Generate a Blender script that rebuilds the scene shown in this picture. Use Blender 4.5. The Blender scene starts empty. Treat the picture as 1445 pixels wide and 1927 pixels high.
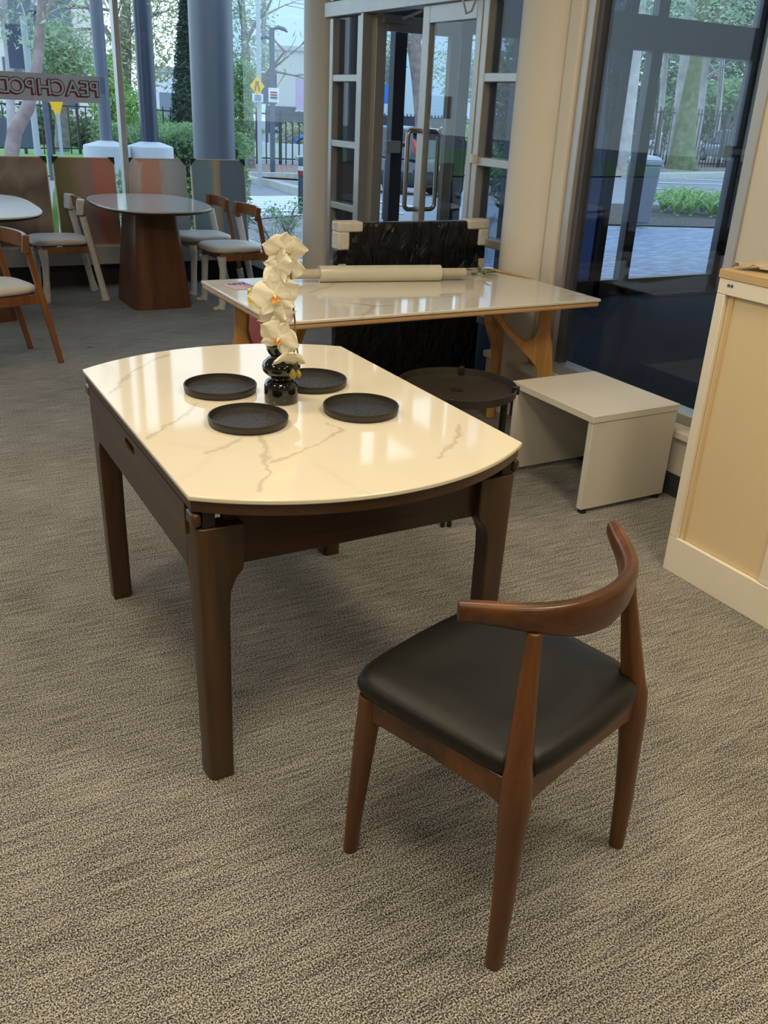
import bpy, bmesh, math, random
from mathutils import Vector, Matrix, Euler, noise
random.seed(7)
PI = math.pi
SC = bpy.context.scene
COL = SC.collection

# ------------------------------------------------------------------ camera, sky, lamps, exposure
cd = bpy.data.cameras.new('camera'); cam = bpy.data.objects.new('camera', cd); COL.objects.link(cam)
cd.sensor_fit = 'VERTICAL'; cd.sensor_height = 36.0; cd.sensor_width = 27.0
cd.lens = 1670.0 / 1927.0 * 36.0; cd.clip_start = 0.05; cd.clip_end = 400
cam.matrix_world = Matrix(((0.87512, 0.164794, -0.454981, 0), (-0.481859, 0.383131, -0.78805, 0), (0.044451, 0.908875, 0.414693, 1.495), (0, 0, 0, 1)))
SC.camera = cam
SC.view_settings.view_transform = 'Standard'; SC.view_settings.look = 'None'
SC.view_settings.gamma = 1.0; SC.view_settings.use_curve_mapping = False
SC.view_settings.exposure = 0.0
w = bpy.data.worlds.new('sky'); SC.world = w; w.use_nodes = True
wn = w.node_tree.nodes; wl = w.node_tree.links
bg = wn['Background']; tc = wn.new('ShaderNodeTexCoord'); sx = wn.new('ShaderNodeSeparateXYZ'); cr = wn.new('ShaderNodeValToRGB')
wl.new(tc.outputs['Generated'], sx.inputs[0]); wl.new(sx.outputs['Z'], cr.inputs[0]); wl.new(cr.outputs[0], bg.inputs[0])
cr.color_ramp.elements[0].color = (0.72, 0.88, 1.0, 1); cr.color_ramp.elements[0].position = 0.0
cr.color_ramp.elements[1].color = (0.50, 0.70, 1.0, 1); cr.color_ramp.elements[1].position = 0.9
bg.inputs[1].default_value = 2.2

def area_lamp(name, loc, sx_, sy_, power, color, rot=(0, 0, 0)):
    l = bpy.data.lights.new(name, 'AREA'); l.shape = 'RECTANGLE'; l.size = sx_; l.size_y = sy_; l.energy = power; l.color = color
    o = bpy.data.objects.new(name, l); COL.objects.link(o); o.location = loc; o.rotation_euler = rot
    return o
WARM = (1.0, 0.83, 0.58)
for (x, y, p) in ((0.1, 0.7, 30), (1.7, 0.5, 32), (0.2, 2.6, 24), (1.9, 2.3, 13), (-1.6, 1.6, 22), (-1.6, -1.2, 16), (0.9, -1.2, 16), (0.4, 4.9, 10), (-2.0, 4.6, 8)):
    area_lamp('ceiling_panel_lamp', (x, y, 2.93), 0.6, 0.6, p * 0.92, WARM)
area_lamp('entry_lobby_lamp', (5.2, 4.4, 2.8), 0.8, 0.8, 6, (0.6, 0.75, 1.0))

# ------------------------------------------------------------------ mesh helper
class MB:
    def __init__(s): s.v = []; s.f = []
    def add(s, vs, fs):
        n = len(s.v); s.v += [tuple(v) for v in vs]; s.f += [tuple(i + n for i in f) for f in fs]; return s
    def box(s, x0, x1, y0, y1, z0, z1):
        return s.add([(x0, y0, z0), (x1, y0, z0), (x1, y1, z0), (x0, y1, z0), (x0, y0, z1), (x1, y0, z1), (x1, y1, z1), (x0, y1, z1)],
                     [(0, 3, 2, 1), (4, 5, 6, 7), (0, 1, 5, 4), (1, 2, 6, 5), (2, 3, 7, 6), (3, 0, 4, 7)])
    def obox(s, c, size, rot=(0, 0, 0)):
        m = Euler(rot).to_matrix(); c = Vector(c); a, b, d = [q / 2 for q in size]
        vs = [c + m @ Vector(p) for p in ((-a, -b, -d), (a, -b, -d), (a, b, -d), (-a, b, -d), (-a, -b, d), (a, -b, d), (a, b, d), (-a, b, d))]
        return s.add(vs, [(0, 3, 2, 1), (4, 5, 6, 7), (0, 1, 5, 4), (1, 2, 6, 5), (2, 3, 7, 6), (3, 0, 4, 7)])
    def loft(s, loops, cap=True, closed=False):
        n = len(loops[0]); vs = [v for l in loops for v in l]; fs = []
        m = len(loops)
        for i in range(m if closed else m - 1):
            j = (i + 1) % m
            for k in range(n):
                k2 = (k + 1) % n
                fs.append((i * n + k, i * n + k2, j * n + k2, j * n + k))
        if cap and not closed: fs.append(tuple(range(n))[::-1]); fs.append(tuple((m - 1) * n + k for k in range(n)))
        return s.add(vs, fs)
    def tube(s, pts, rad, n=12, cap=True, squash=None):
        pts = [Vector(p) for p in pts]
        if not isinstance(rad, (list, tuple)): rad = [rad] * len(pts)
        loops = []; up = None
        for i, p in enumerate(pts):
            t = (pts[min(i + 1, len(pts) - 1)] - pts[max(i - 1, 0)]).normalized()
            if up is None:
                up = Vector((0, 0, 1)) if abs(t.z) < 0.9 else Vector((0, 1, 0))
            a = (up - t * up.dot(t)).normalized(); up = a; b = t.cross(a)
            r = rad[i]; ra, rb = (r if isinstance(r, (list, tuple)) else (r, r))
            loops.append([p + a * ra * math.cos(2 * PI * k / n) + b * rb * math.sin(2 * PI * k / n) for k in range(n)])
        return s.loft(loops, cap)
    def lathe(s, prof, n=32, c=(0, 0, 0), cap=True):
        return s.loft([[(c[0] + r * math.cos(2 * PI * k / n), c[1] + r * math.sin(2 * PI * k / n), c[2] + z) for k in range(n)] for r, z in prof], cap)
    def prism(s, poly, a, b, f):
        # poly of 2d points, f(u, v, w) -> 3d
        return s.loft([[f(u, v, a) for u, v in poly], [f(u, v, b) for u, v in poly]])
    def card(s, c, ax, ay):
        c = Vector(c); ax = Vector(ax); ay = Vector(ay)
        return s.add([c - ax - ay, c + ax - ay, c + ax + ay, c - ax + ay], [(0, 1, 2, 3)])
    def build(s, name, mat, parent=None, bevel=0, seg=2, smooth=True, sub=0, local=False, solid=0, angle=38):
        me = bpy.data.meshes.new(name)
        if parent is not None and not local:
            inv = (Matrix.Translation(parent['_loc']) @ Matrix.Rotation(parent['_rz'], 4, 'Z')).inverted() if '_loc' in parent else Matrix()
            vs = [tuple(inv @ Vector(v)) for v in s.v]
        else: vs = s.v
        me.from_pydata(vs, [], s.f); me.validate()
        bm = bmesh.new(); bm.from_mesh(me); bmesh.ops.recalc_face_normals(bm, faces=bm.faces[:]); bm.to_mesh(me); bm.free()
        if smooth:
            for p in me.polygons: p.use_smooth = True
            if not sub and angle < 179: me.set_sharp_from_angle(angle=math.radians(angle))
        o = bpy.data.objects.new(name, me); COL.objects.link(o)
        if mat is not None: me.materials.append(mat)
        if parent is not None:
            o.parent = parent
            o['_loc'] = list(parent['_loc']) if '_loc' in parent else [0, 0, 0]; o['_rz'] = parent['_rz'] if '_rz' in parent else 0.0
        if solid:
            m = o.modifiers.new('solid', 'SOLIDIFY'); m.thickness = solid; m.offset = 0
        if bevel:
            m = o.modifiers.new('bevel', 'BEVEL'); m.width = bevel; m.segments = seg; m.limit_method = 'ANGLE'; m.angle_limit = math.radians(35)
            m.harden_normals = False
        if sub:
            m = o.modifiers.new('sub', 'SUBSURF'); m.levels = sub; m.render_levels = sub
        return o

def thing(name, label, cat, loc=(0, 0, 0), rz=0.0, group=None):
    o = bpy.data.objects.new(name, None); COL.objects.link(o); o.location = loc; o.rotation_euler = (0, 0, rz)
    o.empty_display_size = 0.1
    o['_loc'] = list(loc); o['_rz'] = float(rz)
    o['label'] = label; o['category'] = cat
    if group: o['group'] = group
    return o
def tag(o, label, cat, group=None, kind=None):
    o['label'] = label; o['category'] = cat
    if group: o['group'] = group
    if kind: o['kind'] = kind
    return o
def struct(o): o['kind'] = 'structure'; return o
def lab(o, label): o['label'] = label; return o
def copy_tree(o, parent=None):
    c = o.copy(); COL.objects.link(c); c.parent = parent
    for ch in list(o.children): copy_tree(ch, c)
    return c
def dup(root, loc, rz, label=None):
    c = copy_tree(root); c.location = loc; c.rotation_euler = (0, 0, rz)
    if label: c['label'] = label
    return c
def arc(cx, cy, r, a0, a1, n): return [(cx + r * math.cos(math.radians(a0 + (a1 - a0) * i / n)), cy + r * math.sin(math.radians(a0 + (a1 - a0) * i / n))) for i in range(n + 1)]

# ------------------------------------------------------------------ materials
def new(name):
    m = bpy.data.materials.new(name); m.use_nodes = True
    nt = m.node_tree; return m, nt, nt.nodes, nt.links, nt.nodes['Principled BSDF']
def setp(b, **k):
    for n, v in k.items():
        n = n.replace('_', ' ')
        if n in b.inputs: b.inputs[n].default_value = v
def plain(name, col, rough=0.5, var=0.06, scale=8, bump=0.0, bscale=60, **k):
    m, nt, N, L, b = new(name)
    tc = N.new('ShaderNodeTexCoord'); nz = N.new('ShaderNodeTexNoise'); nz.inputs['Scale'].default_value = scale; nz.inputs['Detail'].default_value = 4
    rp = N.new('ShaderNodeValToRGB'); L.new(tc.outputs['Object'], nz.inputs['Vector']); L.new(nz.outputs['Fac'], rp.inputs[0])
    rp.color_ramp.elements[0].position = 0.3; rp.color_ramp.elements[1].position = 0.7
    rp.color_ramp.elements[0].color = tuple(c * (1 - var) for c in col) + (1,); rp.color_ramp.elements[1].color = tuple(min(1, c * (1 + var)) for c in col) + (1,)
    L.new(rp.outputs[0], b.inputs['Base Color'])
    setp(b, Roughness=rough, **k)
    if bump:
        n2 = N.new('ShaderNodeTexNoise'); n2.inputs['Scale'].default_value = bscale; n2.inputs['Detail'].default_value = 3
        bp = N.new('ShaderNodeBump'); bp.inputs['Strength'].default_value = bump; bp.inputs['Distance'].default_value = 0.01
        L.new(tc.outputs['Object'], n2.inputs['Vector']); L.new(n2.outputs['Fac'], bp.inputs['Height']); L.new(bp.outputs[0], b.inputs['Normal'])
    return m
def wood(name, c1, c2, axis='Z', scale=14, rough=0.35, stretch=0.08, coat=0.0):
    m, nt, N, L, b = new(name)
    tc = N.new('ShaderNodeTexCoord'); mp = N.new('ShaderNodeMapping'); L.new(tc.outputs['Object'], mp.inputs[0])
    mp.inputs['Scale'].default_value = tuple(stretch if a == axis else 1.0 for a in 'XYZ')
    nz = N.new('ShaderNodeTexNoise'); nz.inputs['Scale'].default_value = scale; nz.inputs['Detail'].default_value = 6; nz.inputs['Distortion'].default_value = 0.7
    L.new(mp.outputs[0], nz.inputs['Vector'])
    n3 = N.new('ShaderNodeTexNoise'); n3.inputs['Scale'].default_value = scale * 9; n3.inputs['Detail'].default_value = 3; L.new(mp.outputs[0], n3.inputs['Vector'])
    ad = N.new('ShaderNodeMath'); ad.operation = 'MULTIPLY_ADD'; ad.inputs[1].default_value = 0.35; L.new(n3.outputs['Fac'], ad.inputs[0]); L.new(nz.outputs['Fac'], ad.inputs[2])
    rp = N.new('ShaderNodeValToRGB'); L.new(ad.outputs[0], rp.inputs[0])
    rp.color_ramp.elements[0].position = 0.45; rp.color_ramp.elements[1].position = 0.9
    rp.color_ramp.elements[0].color = c1 + (1,); rp.color_ramp.elements[1].color = c2 + (1,)
    L.new(rp.outputs[0], b.inputs['Base Color']); setp(b, Roughness=rough)
    if coat: b.inputs['Coat Weight'].default_value = coat; b.inputs['Coat Roughness'].default_value = 0.15
    return m
def glass_mat(name, tint=(0.9, 0.95, 0.95), refl=1.0):
    m, nt, N, L, b = new(name); N.remove(b); out = N['Material Output']
    tr = N.new('ShaderNodeBsdfTransparent'); tr.inputs[0].default_value = tint + (1,)
    gl = N.new('ShaderNodeBsdfGlossy'); gl.inputs['Roughness'].default_value = 0.0; gl.inputs[0].default_value = (1, 1, 1, 1)
    fr = N.new('ShaderNodeFresnel'); ge = N.new('ShaderNodeNewGeometry'); io = N.new('ShaderNodeMapRange'); io.inputs[3].default_value = 1.45; io.inputs[4].default_value = 1 / 1.45
    L.new(ge.outputs['Backfacing'], io.inputs[0]); L.new(io.outputs[0], fr.inputs[0])
    mu = N.new('ShaderNodeMath'); mu.operation = 'MULTIPLY'; mu.inputs[1].default_value = refl; L.new(fr.outputs[0], mu.inputs[0])
    mx = N.new('ShaderNodeMixShader'); L.new(mu.outputs[0], mx.inputs[0]); L.new(tr.outputs[0], mx.inputs[1]); L.new(gl.outputs[0], mx.inputs[2])
    L.new(mx.outputs[0], out.inputs[0]); return m
def leaf_mat(name, c1, c2):
    m, nt, N, L, b = new(name)
    tc = N.new('ShaderNodeTexCoord'); nz = N.new('ShaderNodeTexWhiteNoise') if False else N.new('ShaderNodeTexNoise')
    nz.inputs['Scale'].default_value = 3.0; nz.inputs['Detail'].default_value = 5; L.new(tc.outputs['Object'], nz.inputs['Vector'])
    rp = N.new('ShaderNodeValToRGB'); L.new(nz.outputs['Fac'], rp.inputs[0]); rp.color_ramp.elements[0].position = 0.35; rp.color_ramp.elements[1].position = 0.65
    rp.color_ramp.elements[0].color = c1 + (1,); rp.color_ramp.elements[1].color = c2 + (1,)
    L.new(rp.outputs[0], b.inputs['Base Color']); setp(b, Roughness=0.5)
    tl = N.new('ShaderNodeBsdfTranslucent'); L.new(rp.outputs[0], tl.inputs[0]); mx = N.new('ShaderNodeMixShader'); mx.inputs[0].default_value = 0.35
    L.new(b.outputs[0], mx.inputs[1]); L.new(tl.outputs[0], mx.inputs[2]); L.new(mx.outputs[0], N['Material Output'].inputs[0]); return m

M = {}
M['wall'] = plain('painted_wall', (0.62, 0.58, 0.50), 0.7, 0.02, 3)
M['column'] = plain('painted_column', (0.66, 0.62, 0.55), 0.6, 0.02, 3)
M['ceiling'] = plain('ceiling_tile', (0.62, 0.60, 0.55), 0.8, 0.03, 3)
M['alu'] = plain('brushed_aluminium', (0.47, 0.47, 0.46), 0.42, 0.04, 10, Metallic=0.55)
M['alu_dark'] = plain('dark_bronze_frame', (0.10, 0.10, 0.12), 0.45, 0.05, 10, Metallic=0.3)
M['sill'] = plain('painted_sill', (0.50, 0.49, 0.46), 0.5, 0.03, 6)
M['skirt'] = plain('dark_skirting', (0.035, 0.037, 0.045), 0.6, 0.05, 6)
M['glass'] = glass_mat('clear_glass', (0.95, 0.98, 0.985), 0.6)
M['glass_tint'] = glass_mat('tinted_glass', (0.62, 0.66, 0.72), 0.6)
M['glass_dark'] = glass_mat('reflection_dark_glass', (0.22, 0.25, 0.33), 1.0)  # dark colour stands in for the dark reflection on one lobby pane
M['walnut'] = wood('walnut_stain', (0.034, 0.011, 0.003), (0.150, 0.052, 0.010), 'Z', 10, 0.36, coat=0.12)
M['walnut_x'] = wood('walnut_stain_x', (0.034, 0.011, 0.003), (0.150, 0.052, 0.010), 'X', 10, 0.34, coat=0.15)
M['walnut_dk_z'] = wood('dark_walnut', (0.030, 0.013, 0.004), (0.088, 0.042, 0.014), 'Z', 9, 0.38, coat=0.15)
M['walnut_dk_x'] = wood('dark_walnut_x', (0.024, 0.009, 0.003), (0.070, 0.030, 0.010), 'X', 9, 0.38, coat=0.15)
M['walnut_dk_y'] = wood('dark_walnut_y', (0.040, 0.019, 0.008), (0.095, 0.048, 0.020), 'Y', 9, 0.42, coat=0.15)
M['oak'] = wood('oak', (0.42, 0.20, 0.055), (0.72, 0.40, 0.13), 'Z', 16, 0.45, 0.05)
M['oak_x'] = wood('oak_edge', (0.42, 0.24, 0.10), (0.62, 0.38, 0.18), 'X', 12, 0.5, 0.05)
M['beech'] = wood('beech_top', (0.52, 0.36, 0.16), (0.66, 0.48, 0.25), 'Y', 10, 0.45, 0.05)
M['pedwood'] = wood('pedestal_veneer', (0.075, 0.027, 0.010), (0.165, 0.066, 0.026), 'Z', 9, 0.4, 0.07, 0.1)
M['chairwood'] = wood('chair_wood', (0.14, 0.048, 0.014), (0.30, 0.12, 0.038), 'Z', 9, 0.35, 0.1, 0.15)
M['leather'] = plain('black_leather', (0.008, 0.008, 0.0075), 0.38, 0.1, 30, 0.12, 900, Specular_IOR_Level=0.38)
M['cream_pad'] = plain('cream_upholstery', (0.62, 0.58, 0.50), 0.6, 0.03, 10)
M['foam'] = plain('white_foam_wrap', (0.62, 0.61, 0.60), 0.75, 0.08, 30, 0.4, 90)
M['black_glass'] = plain('black_glazed', (0.004, 0.004, 0.004), 0.06, 0.0, 5, Coat_Weight=0.6)
M['black_metal'] = plain('black_powdercoat', (0.012, 0.011, 0.010), 0.45, 0.05, 20)
M['tray'] = plain('black_tray', (0.030, 0.026, 0.020), 0.38, 0.15, 6, 0.04, 30)
M['plate_rim'] = plain('plate_rim_black', (0.026, 0.023, 0.020), 0.42, 0.05, 20)
M['laminate'] = plain('white_laminate', (0.70, 0.66, 0.58), 0.45, 0.02, 5)
M['cab_white'] = plain('cabinet_white_metal', (0.85, 0.79, 0.67), 0.4, 0.02, 5)
M['rubber'] = plain('black_rubber', (0.012, 0.012, 0.012), 0.7, 0.05, 20)
M['paper'] = plain('kraft_paper', (0.45, 0.38, 0.28), 0.85, 0.08, 20, 0.3, 40)
M['paper_dk'] = plain('dark_leaf_paper', (0.09, 0.075, 0.06), 0.8, 0.2, 30)
M['petal'] = plain('orchid_petal', (0.86, 0.80, 0.64), 0.55, 0.04, 25, 0.3, 60, Subsurface_Weight=0.15)
M['lip'] = plain('orchid_lip', (0.85, 0.36, 0.05), 0.5, 0.3, 60)
M['stem'] = plain('orchid_stem', (0.20, 0.11, 0.035), 0.55, 0.2, 40)
M['bud'] = plain('orchid_bud', (0.30, 0.24, 0.04), 0.5, 0.25, 50)
M['film'] = plain('stretch_film_roll', (0.62, 0.60, 0.50), 0.25, 0.05, 6, 0.15, 20, Coat_Weight=0.4)
M['card_core'] = plain('cardboard_core', (0.52, 0.46, 0.36), 0.8, 0.05, 20)
M['yellow_tape'] = plain('yellow_tape', (0.75, 0.62, 0.02), 0.25, 0.03, 20)
M['pink'] = plain('pink_paper', (0.62, 0.45, 0.58), 0.6, 0.02, 20)
M['ink'] = plain('black_ink', (0.02, 0.02, 0.025), 0.6, 0.02, 20)
M['red_ink'] = plain('red_ink', (0.30, 0.01, 0.02), 0.6, 0.02, 20)
M['sign_paper'] = plain('white_sign_paper', (0.50, 0.53, 0.62), 0.8, 0.02, 10)
M['leafgreen'] = plain('dry_green_leaf', (0.10, 0.13, 0.03), 0.5, 0.3, 30)
M['steel'] = plain('satin_steel', (0.42, 0.40, 0.37), 0.28, 0.03, 20, Metallic=0.9)
M['white_pl'] = plain('white_plastic', (0.6, 0.6, 0.6), 0.4, 0.03, 20)
M['foam_corner'] = plain('foam_corner', (0.66, 0.63, 0.56), 0.6, 0.05, 30, 0.3, 60)

def bag_mat():
    m, nt, N, L, b = new('black_plastic_wrap')
    tc = N.new('ShaderNodeTexCoord'); mp = N.new('ShaderNodeMapping'); L.new(tc.outputs['Object'], mp.inputs[0]); mp.inputs['Scale'].default_value = (1.6, 1, 0.6)
    n = N.new('ShaderNodeTexNoise'); n.inputs['Scale'].default_value = 9; n.inputs['Detail'].default_value = 6; n.inputs['Distortion'].default_value = 2.2; L.new(mp.outputs[0], n.inputs['Vector'])
    bp = N.new('ShaderNodeBump'); bp.inputs['Strength'].default_value = 0.9; bp.inputs['Distance'].default_value = 0.03; L.new(n.outputs['Fac'], bp.inputs['Height']); L.new(bp.outputs[0], b.inputs['Normal'])
    setp(b, Base_Color=(0.006, 0.006, 0.007, 1), Roughness=0.16); return m
M['bag'] = bag_mat()

def plate_mat():
    m, nt, N, L, b = new('slate_plate')
    tc = N.new('ShaderNodeTexCoord'); mp = N.new('ShaderNodeMapping'); L.new(tc.outputs['Object'], mp.inputs[0]); mp.inputs['Scale'].default_value = (1, 2.2, 1); mp.inputs['Rotation'].default_value = (0, 0, 0.5)
    n = N.new('ShaderNodeTexNoise'); n.inputs['Scale'].default_value = 60; n.inputs['Detail'].default_value = 3; n.inputs['Distortion'].default_value = 0.8; L.new(mp.outputs[0], n.inputs['Vector'])
    bp = N.new('ShaderNodeBump'); bp.inputs['Strength'].default_value = 0.9; bp.inputs['Distance'].default_value = 0.008; L.new(n.outputs['Fac'], bp.inputs['Height']); L.new(bp.outputs[0], b.inputs['Normal'])
    setp(b, Base_Color=(0.030, 0.027, 0.024, 1), Roughness=0.4); return m
M['slate'] = plate_mat()

def carpet_mat(name, pal, streak=0.30, scale=300):
    m, nt, N, L, b = new(name)
    tc = N.new('ShaderNodeTexCoord')
    v = N.new('ShaderNodeTexNoise'); v.inputs['Scale'].default_value = scale; v.inputs['Detail'].default_value = 2.0; L.new(tc.outputs['Object'], v.inputs['Vector'])
    mp = N.new('ShaderNodeMapping'); mp.inputs['Scale'].default_value = (1.8, 34, 1); L.new(tc.outputs['Object'], mp.inputs[0])
    s = N.new('ShaderNodeTexNoise'); s.inputs['Scale'].default_value = 3.6; s.inputs['Detail'].default_value = 8; s.inputs['Roughness'].default_value = 0.62; L.new(mp.outputs[0], s.inputs['Vector'])
    bl = N.new('ShaderNodeTexNoise'); bl.inputs['Scale'].default_value = 1.6; bl.inputs['Detail'].default_value = 2; L.new(tc.outputs['Object'], bl.inputs['Vector'])
    a = N.new('ShaderNodeMath'); a.operation = 'MULTIPLY_ADD'; a.inputs[1].default_value = streak; L.new(s.outputs['Fac'], a.inputs[0]); L.new(v.outputs['Fac'], a.inputs[2])
    a2 = N.new('ShaderNodeMath'); a2.operation = 'MULTIPLY_ADD'; a2.inputs[1].default_value = 0.09; L.new(bl.outputs['Fac'], a2.inputs[0]); L.new(a.outputs[0], a2.inputs[2])
    r = N.new('ShaderNodeValToRGB'); L.new(a2.outputs[0], r.inputs[0])
    c = 0.5 + 0.5 * streak + 0.045
    e = r.color_ramp.elements; e[0].position = c - 0.13; e[0].color = pal[0] + (1,); e[1].position = c + 0.12; e[1].color = pal[2] + (1,)
    q = e.new(c - 0.03); q.color = pal[1] + (1,)
    L.new(r.outputs[0], b.inputs['Base Color']); setp(b, Roughness=0.95); b.inputs['Specular IOR Level'].default_value = 0.1
    bp = N.new('ShaderNodeBump'); bp.inputs['Strength'].default_value = 0.6; bp.inputs['Distance'].default_value = 0.004; L.new(v.outputs['Fac'], bp.inputs['Height']); L.new(bp.outputs[0], b.inputs['Normal'])
    return m
M['carpet'] = carpet_mat('loop_pile_carpet', ((0.020, 0.021, 0.022), (0.140, 0.135, 0.124), (0.58, 0.56, 0.51)))
M['mat'] = carpet_mat('entry_matting', ((0.010, 0.011, 0.016), (0.022, 0.025, 0.036), (0.05, 0.055, 0.075)), 0.2)

def seg_nodes(N, L, vec, A, B):
    # distance from vec to segment A-B in xy
    ax, ay = A; bx, by = B; dx, dy = bx - ax, by - ay; ll = dx * dx + dy * dy
    sub = N.new('ShaderNodeVectorMath'); sub.operation = 'SUBTRACT'; sub.inputs[1].default_value = (ax, ay, 0); L.new(vec, sub.inputs[0])
    dt = N.new('ShaderNodeVectorMath'); dt.operation = 'DOT_PRODUCT'; dt.inputs[1].default_value = (dx / ll, dy / ll, 0); L.new(sub.outputs[0], dt.inputs[0])
    cl = N.new('ShaderNodeClamp'); L.new(dt.outputs['Value'], cl.inputs[0])
    sc = N.new('ShaderNodeVectorMath'); sc.operation = 'SCALE'; sc.inputs[0].default_value = (dx, dy, 0); L.new(cl.outputs[0], sc.inputs['Scale'])
    ds = N.new('ShaderNodeVectorMath'); ds.operation = 'DISTANCE'; L.new(sub.outputs[0], ds.inputs[0]); L.new(sc.outputs[0], ds.inputs[1])
    return ds.outputs['Value']
def marble(name, base, veins, origin=(0, 0), rough=0.06, width=0.013, vcol=(0.47, 0.42, 0.31), generic=0.12):
    m, nt, N, L, b = new(name)
    tc = N.new('ShaderNodeTexCoord')
    n = N.new('ShaderNodeTexNoise'); n.inputs['Scale'].default_value = 9; n.inputs['Detail'].default_value = 6; n.inputs['Roughness'].default_value = 0.65; L.new(tc.outputs['Object'], n.inputs['Vector'])
    s = N.new('ShaderNodeVectorMath'); s.operation = 'MULTIPLY_ADD'; s.inputs[1].default_value = (0.075, 0.075, 0); L.new(n.outputs['Color'], s.inputs[0])
    fl = N.new('ShaderNodeVectorMath'); fl.operation = 'MULTIPLY'; fl.inputs[1].default_value = (1, 1, 0); L.new(tc.outputs['Object'], fl.inputs[0])
    L.new(fl.outputs[0], s.inputs[2])
    s2 = N.new('ShaderNodeVectorMath'); s2.operation = 'SUBTRACT'; s2.inputs[1].default_value = (0.0375 + 0, 0.0375, 0); L.new(s.outputs[0], s2.inputs[0])
    vec = s2.outputs[0]; d = None
    for poly in veins:
        for A, B in zip(poly[:-1], poly[1:]):
            A = (A[0] - origin[0], A[1] - origin[1]); B = (B[0] - origin[0], B[1] - origin[1])
            q = seg_nodes(N, L, vec, A, B)
            if d is None: d = q
            else:
                mn = N.new('ShaderNodeMath'); mn.operation = 'MINIMUM'; L.new(d, mn.inputs[0]); L.new(q, mn.inputs[1]); d = mn.outputs[0]
    vo = N.new('ShaderNodeTexVoronoi'); vo.feature = 'DISTANCE_TO_EDGE'; vo.inputs['Scale'].default_value = 1.7; L.new(vec, vo.inputs['Vector'])
    g = N.new('ShaderNodeMapRange'); g.inputs[1].default_value = 0.0; g.inputs[2].default_value = 0.028; g.inputs[3].default_value = generic; g.inputs[4].default_value = 0.0; L.new(vo.outputs['Distance'], g.inputs[0])
    msk = N.new('ShaderNodeTexNoise'); msk.inputs['Scale'].default_value = 2.3; L.new(tc.outputs['Object'], msk.inputs['Vector'])
    mr = N.new('ShaderNodeMapRange'); mr.inputs[1].default_value = 0.48; mr.inputs[2].default_value = 0.62; L.new(msk.outputs['Fac'], mr.inputs[0])
    gm = N.new('ShaderNodeMath'); gm.operation = 'MULTIPLY'; L.new(g.outputs[0], gm.inputs[0]); L.new(mr.outputs[0], gm.inputs[1])
    fac = gm.outputs[0]
    if d is not None:
        k = N.new('ShaderNodeTexNoise'); k.inputs['Scale'].default_value = 14; k.inputs['Detail'].default_value = 5; L.new(tc.outputs['Object'], k.inputs['Vector'])
        wv = N.new('ShaderNodeMapRange'); wv.inputs[1].default_value = 0.35; wv.inputs[2].default_value = 0.7; wv.inputs[3].default_value = width * 0.25; wv.inputs[4].default_value = width * 1.5; L.new(k.outputs['Fac'], wv.inputs[0])
        dv = N.new('ShaderNodeMath'); dv.operation = 'DIVIDE'; L.new(d, dv.inputs[0]); L.new(wv.outputs[0], dv.inputs[1])
        iv = N.new('ShaderNodeMapRange'); iv.inputs[1].default_value = 0.0; iv.inputs[2].default_value = 1.0; iv.inputs[3].default_value = 0.6; iv.inputs[4].default_value = 0.0; iv.interpolation_type = 'SMOOTHSTEP'; L.new(dv.outputs[0], iv.inputs[0])
        mx2 = N.new('ShaderNodeMath'); mx2.operation = 'MAXIMUM'; L.new(iv.outputs[0], mx2.inputs[0]); L.new(gm.outputs[0], mx2.inputs[1]); fac = mx2.outputs[0]
    mx = N.new('ShaderNodeMix'); mx.data_type = 'RGBA'; L.new(fac, mx.inputs[0]); mx.inputs[6].default_value = base + (1,); mx.inputs[7].default_value = vcol + (1,)
    L.new(mx.outputs[2], b.inputs['Base Color']); setp(b, Roughness=rough); b.inputs['Specular IOR Level'].default_value = 0.42
    return m
TV = [[(0.499, 2.378), (0.611, 2.585), (0.757, 2.728)], [(0.496, 1.994), (0.572, 2.08), (0.698, 2.212)], [(0.76, 1.921), (0.706, 1.78), (0.695, 1.725), (0.628, 1.606)],
      [(0.711, 1.742), (0.804, 1.777), (0.954, 1.878), (0.956, 1.947)], [(0.595, 1.859), (0.706, 1.918)], [(1.074, 1.623), (1.16, 1.692), (1.216, 1.74), (1.249, 1.81)]]
M['marble_main'] = marble('sintered_stone', (0.76, 0.705, 0.575), TV, (0.905, 2.14))
M['marble_b'] = marble('sintered_stone_b', (0.70, 0.67, 0.60), [], vcol=(0.33, 0.30, 0.26), generic=0.6)
M['stone_grey'] = marble('sintered_stone_grey', (0.50, 0.49, 0.47), [], rough=0.10, vcol=(0.3, 0.3, 0.3), generic=0.1)

# ------------------------------------------------------------------ room shell
def S(mb, name, mat, **k): return struct(mb.build(name, mat, **k))
S(MB().box(-4.5, 3.02, -3.5, 8.0, -0.1, 0), 'floor', M['carpet'], smooth=False)
S(MB().box(-4.5, 3.15, -3.5, 8.1, 3.0, 3.1), 'ceiling', M['ceiling'], smooth=False)
S(MB().box(-4.6, -4.5, -3.5, 8.0, 0, 3.0), 'wall_left', M['wall'], smooth=False)
S(MB().box(-4.5, 3.1, -3.6, -3.5, 0, 3.0), 'wall_rear', M['wall'], smooth=False)
S(MB().box(2.96, 3.1, -3.5, 2.47, 0, 3.0), 'wall_right', M['wall'], smooth=False)
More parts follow.
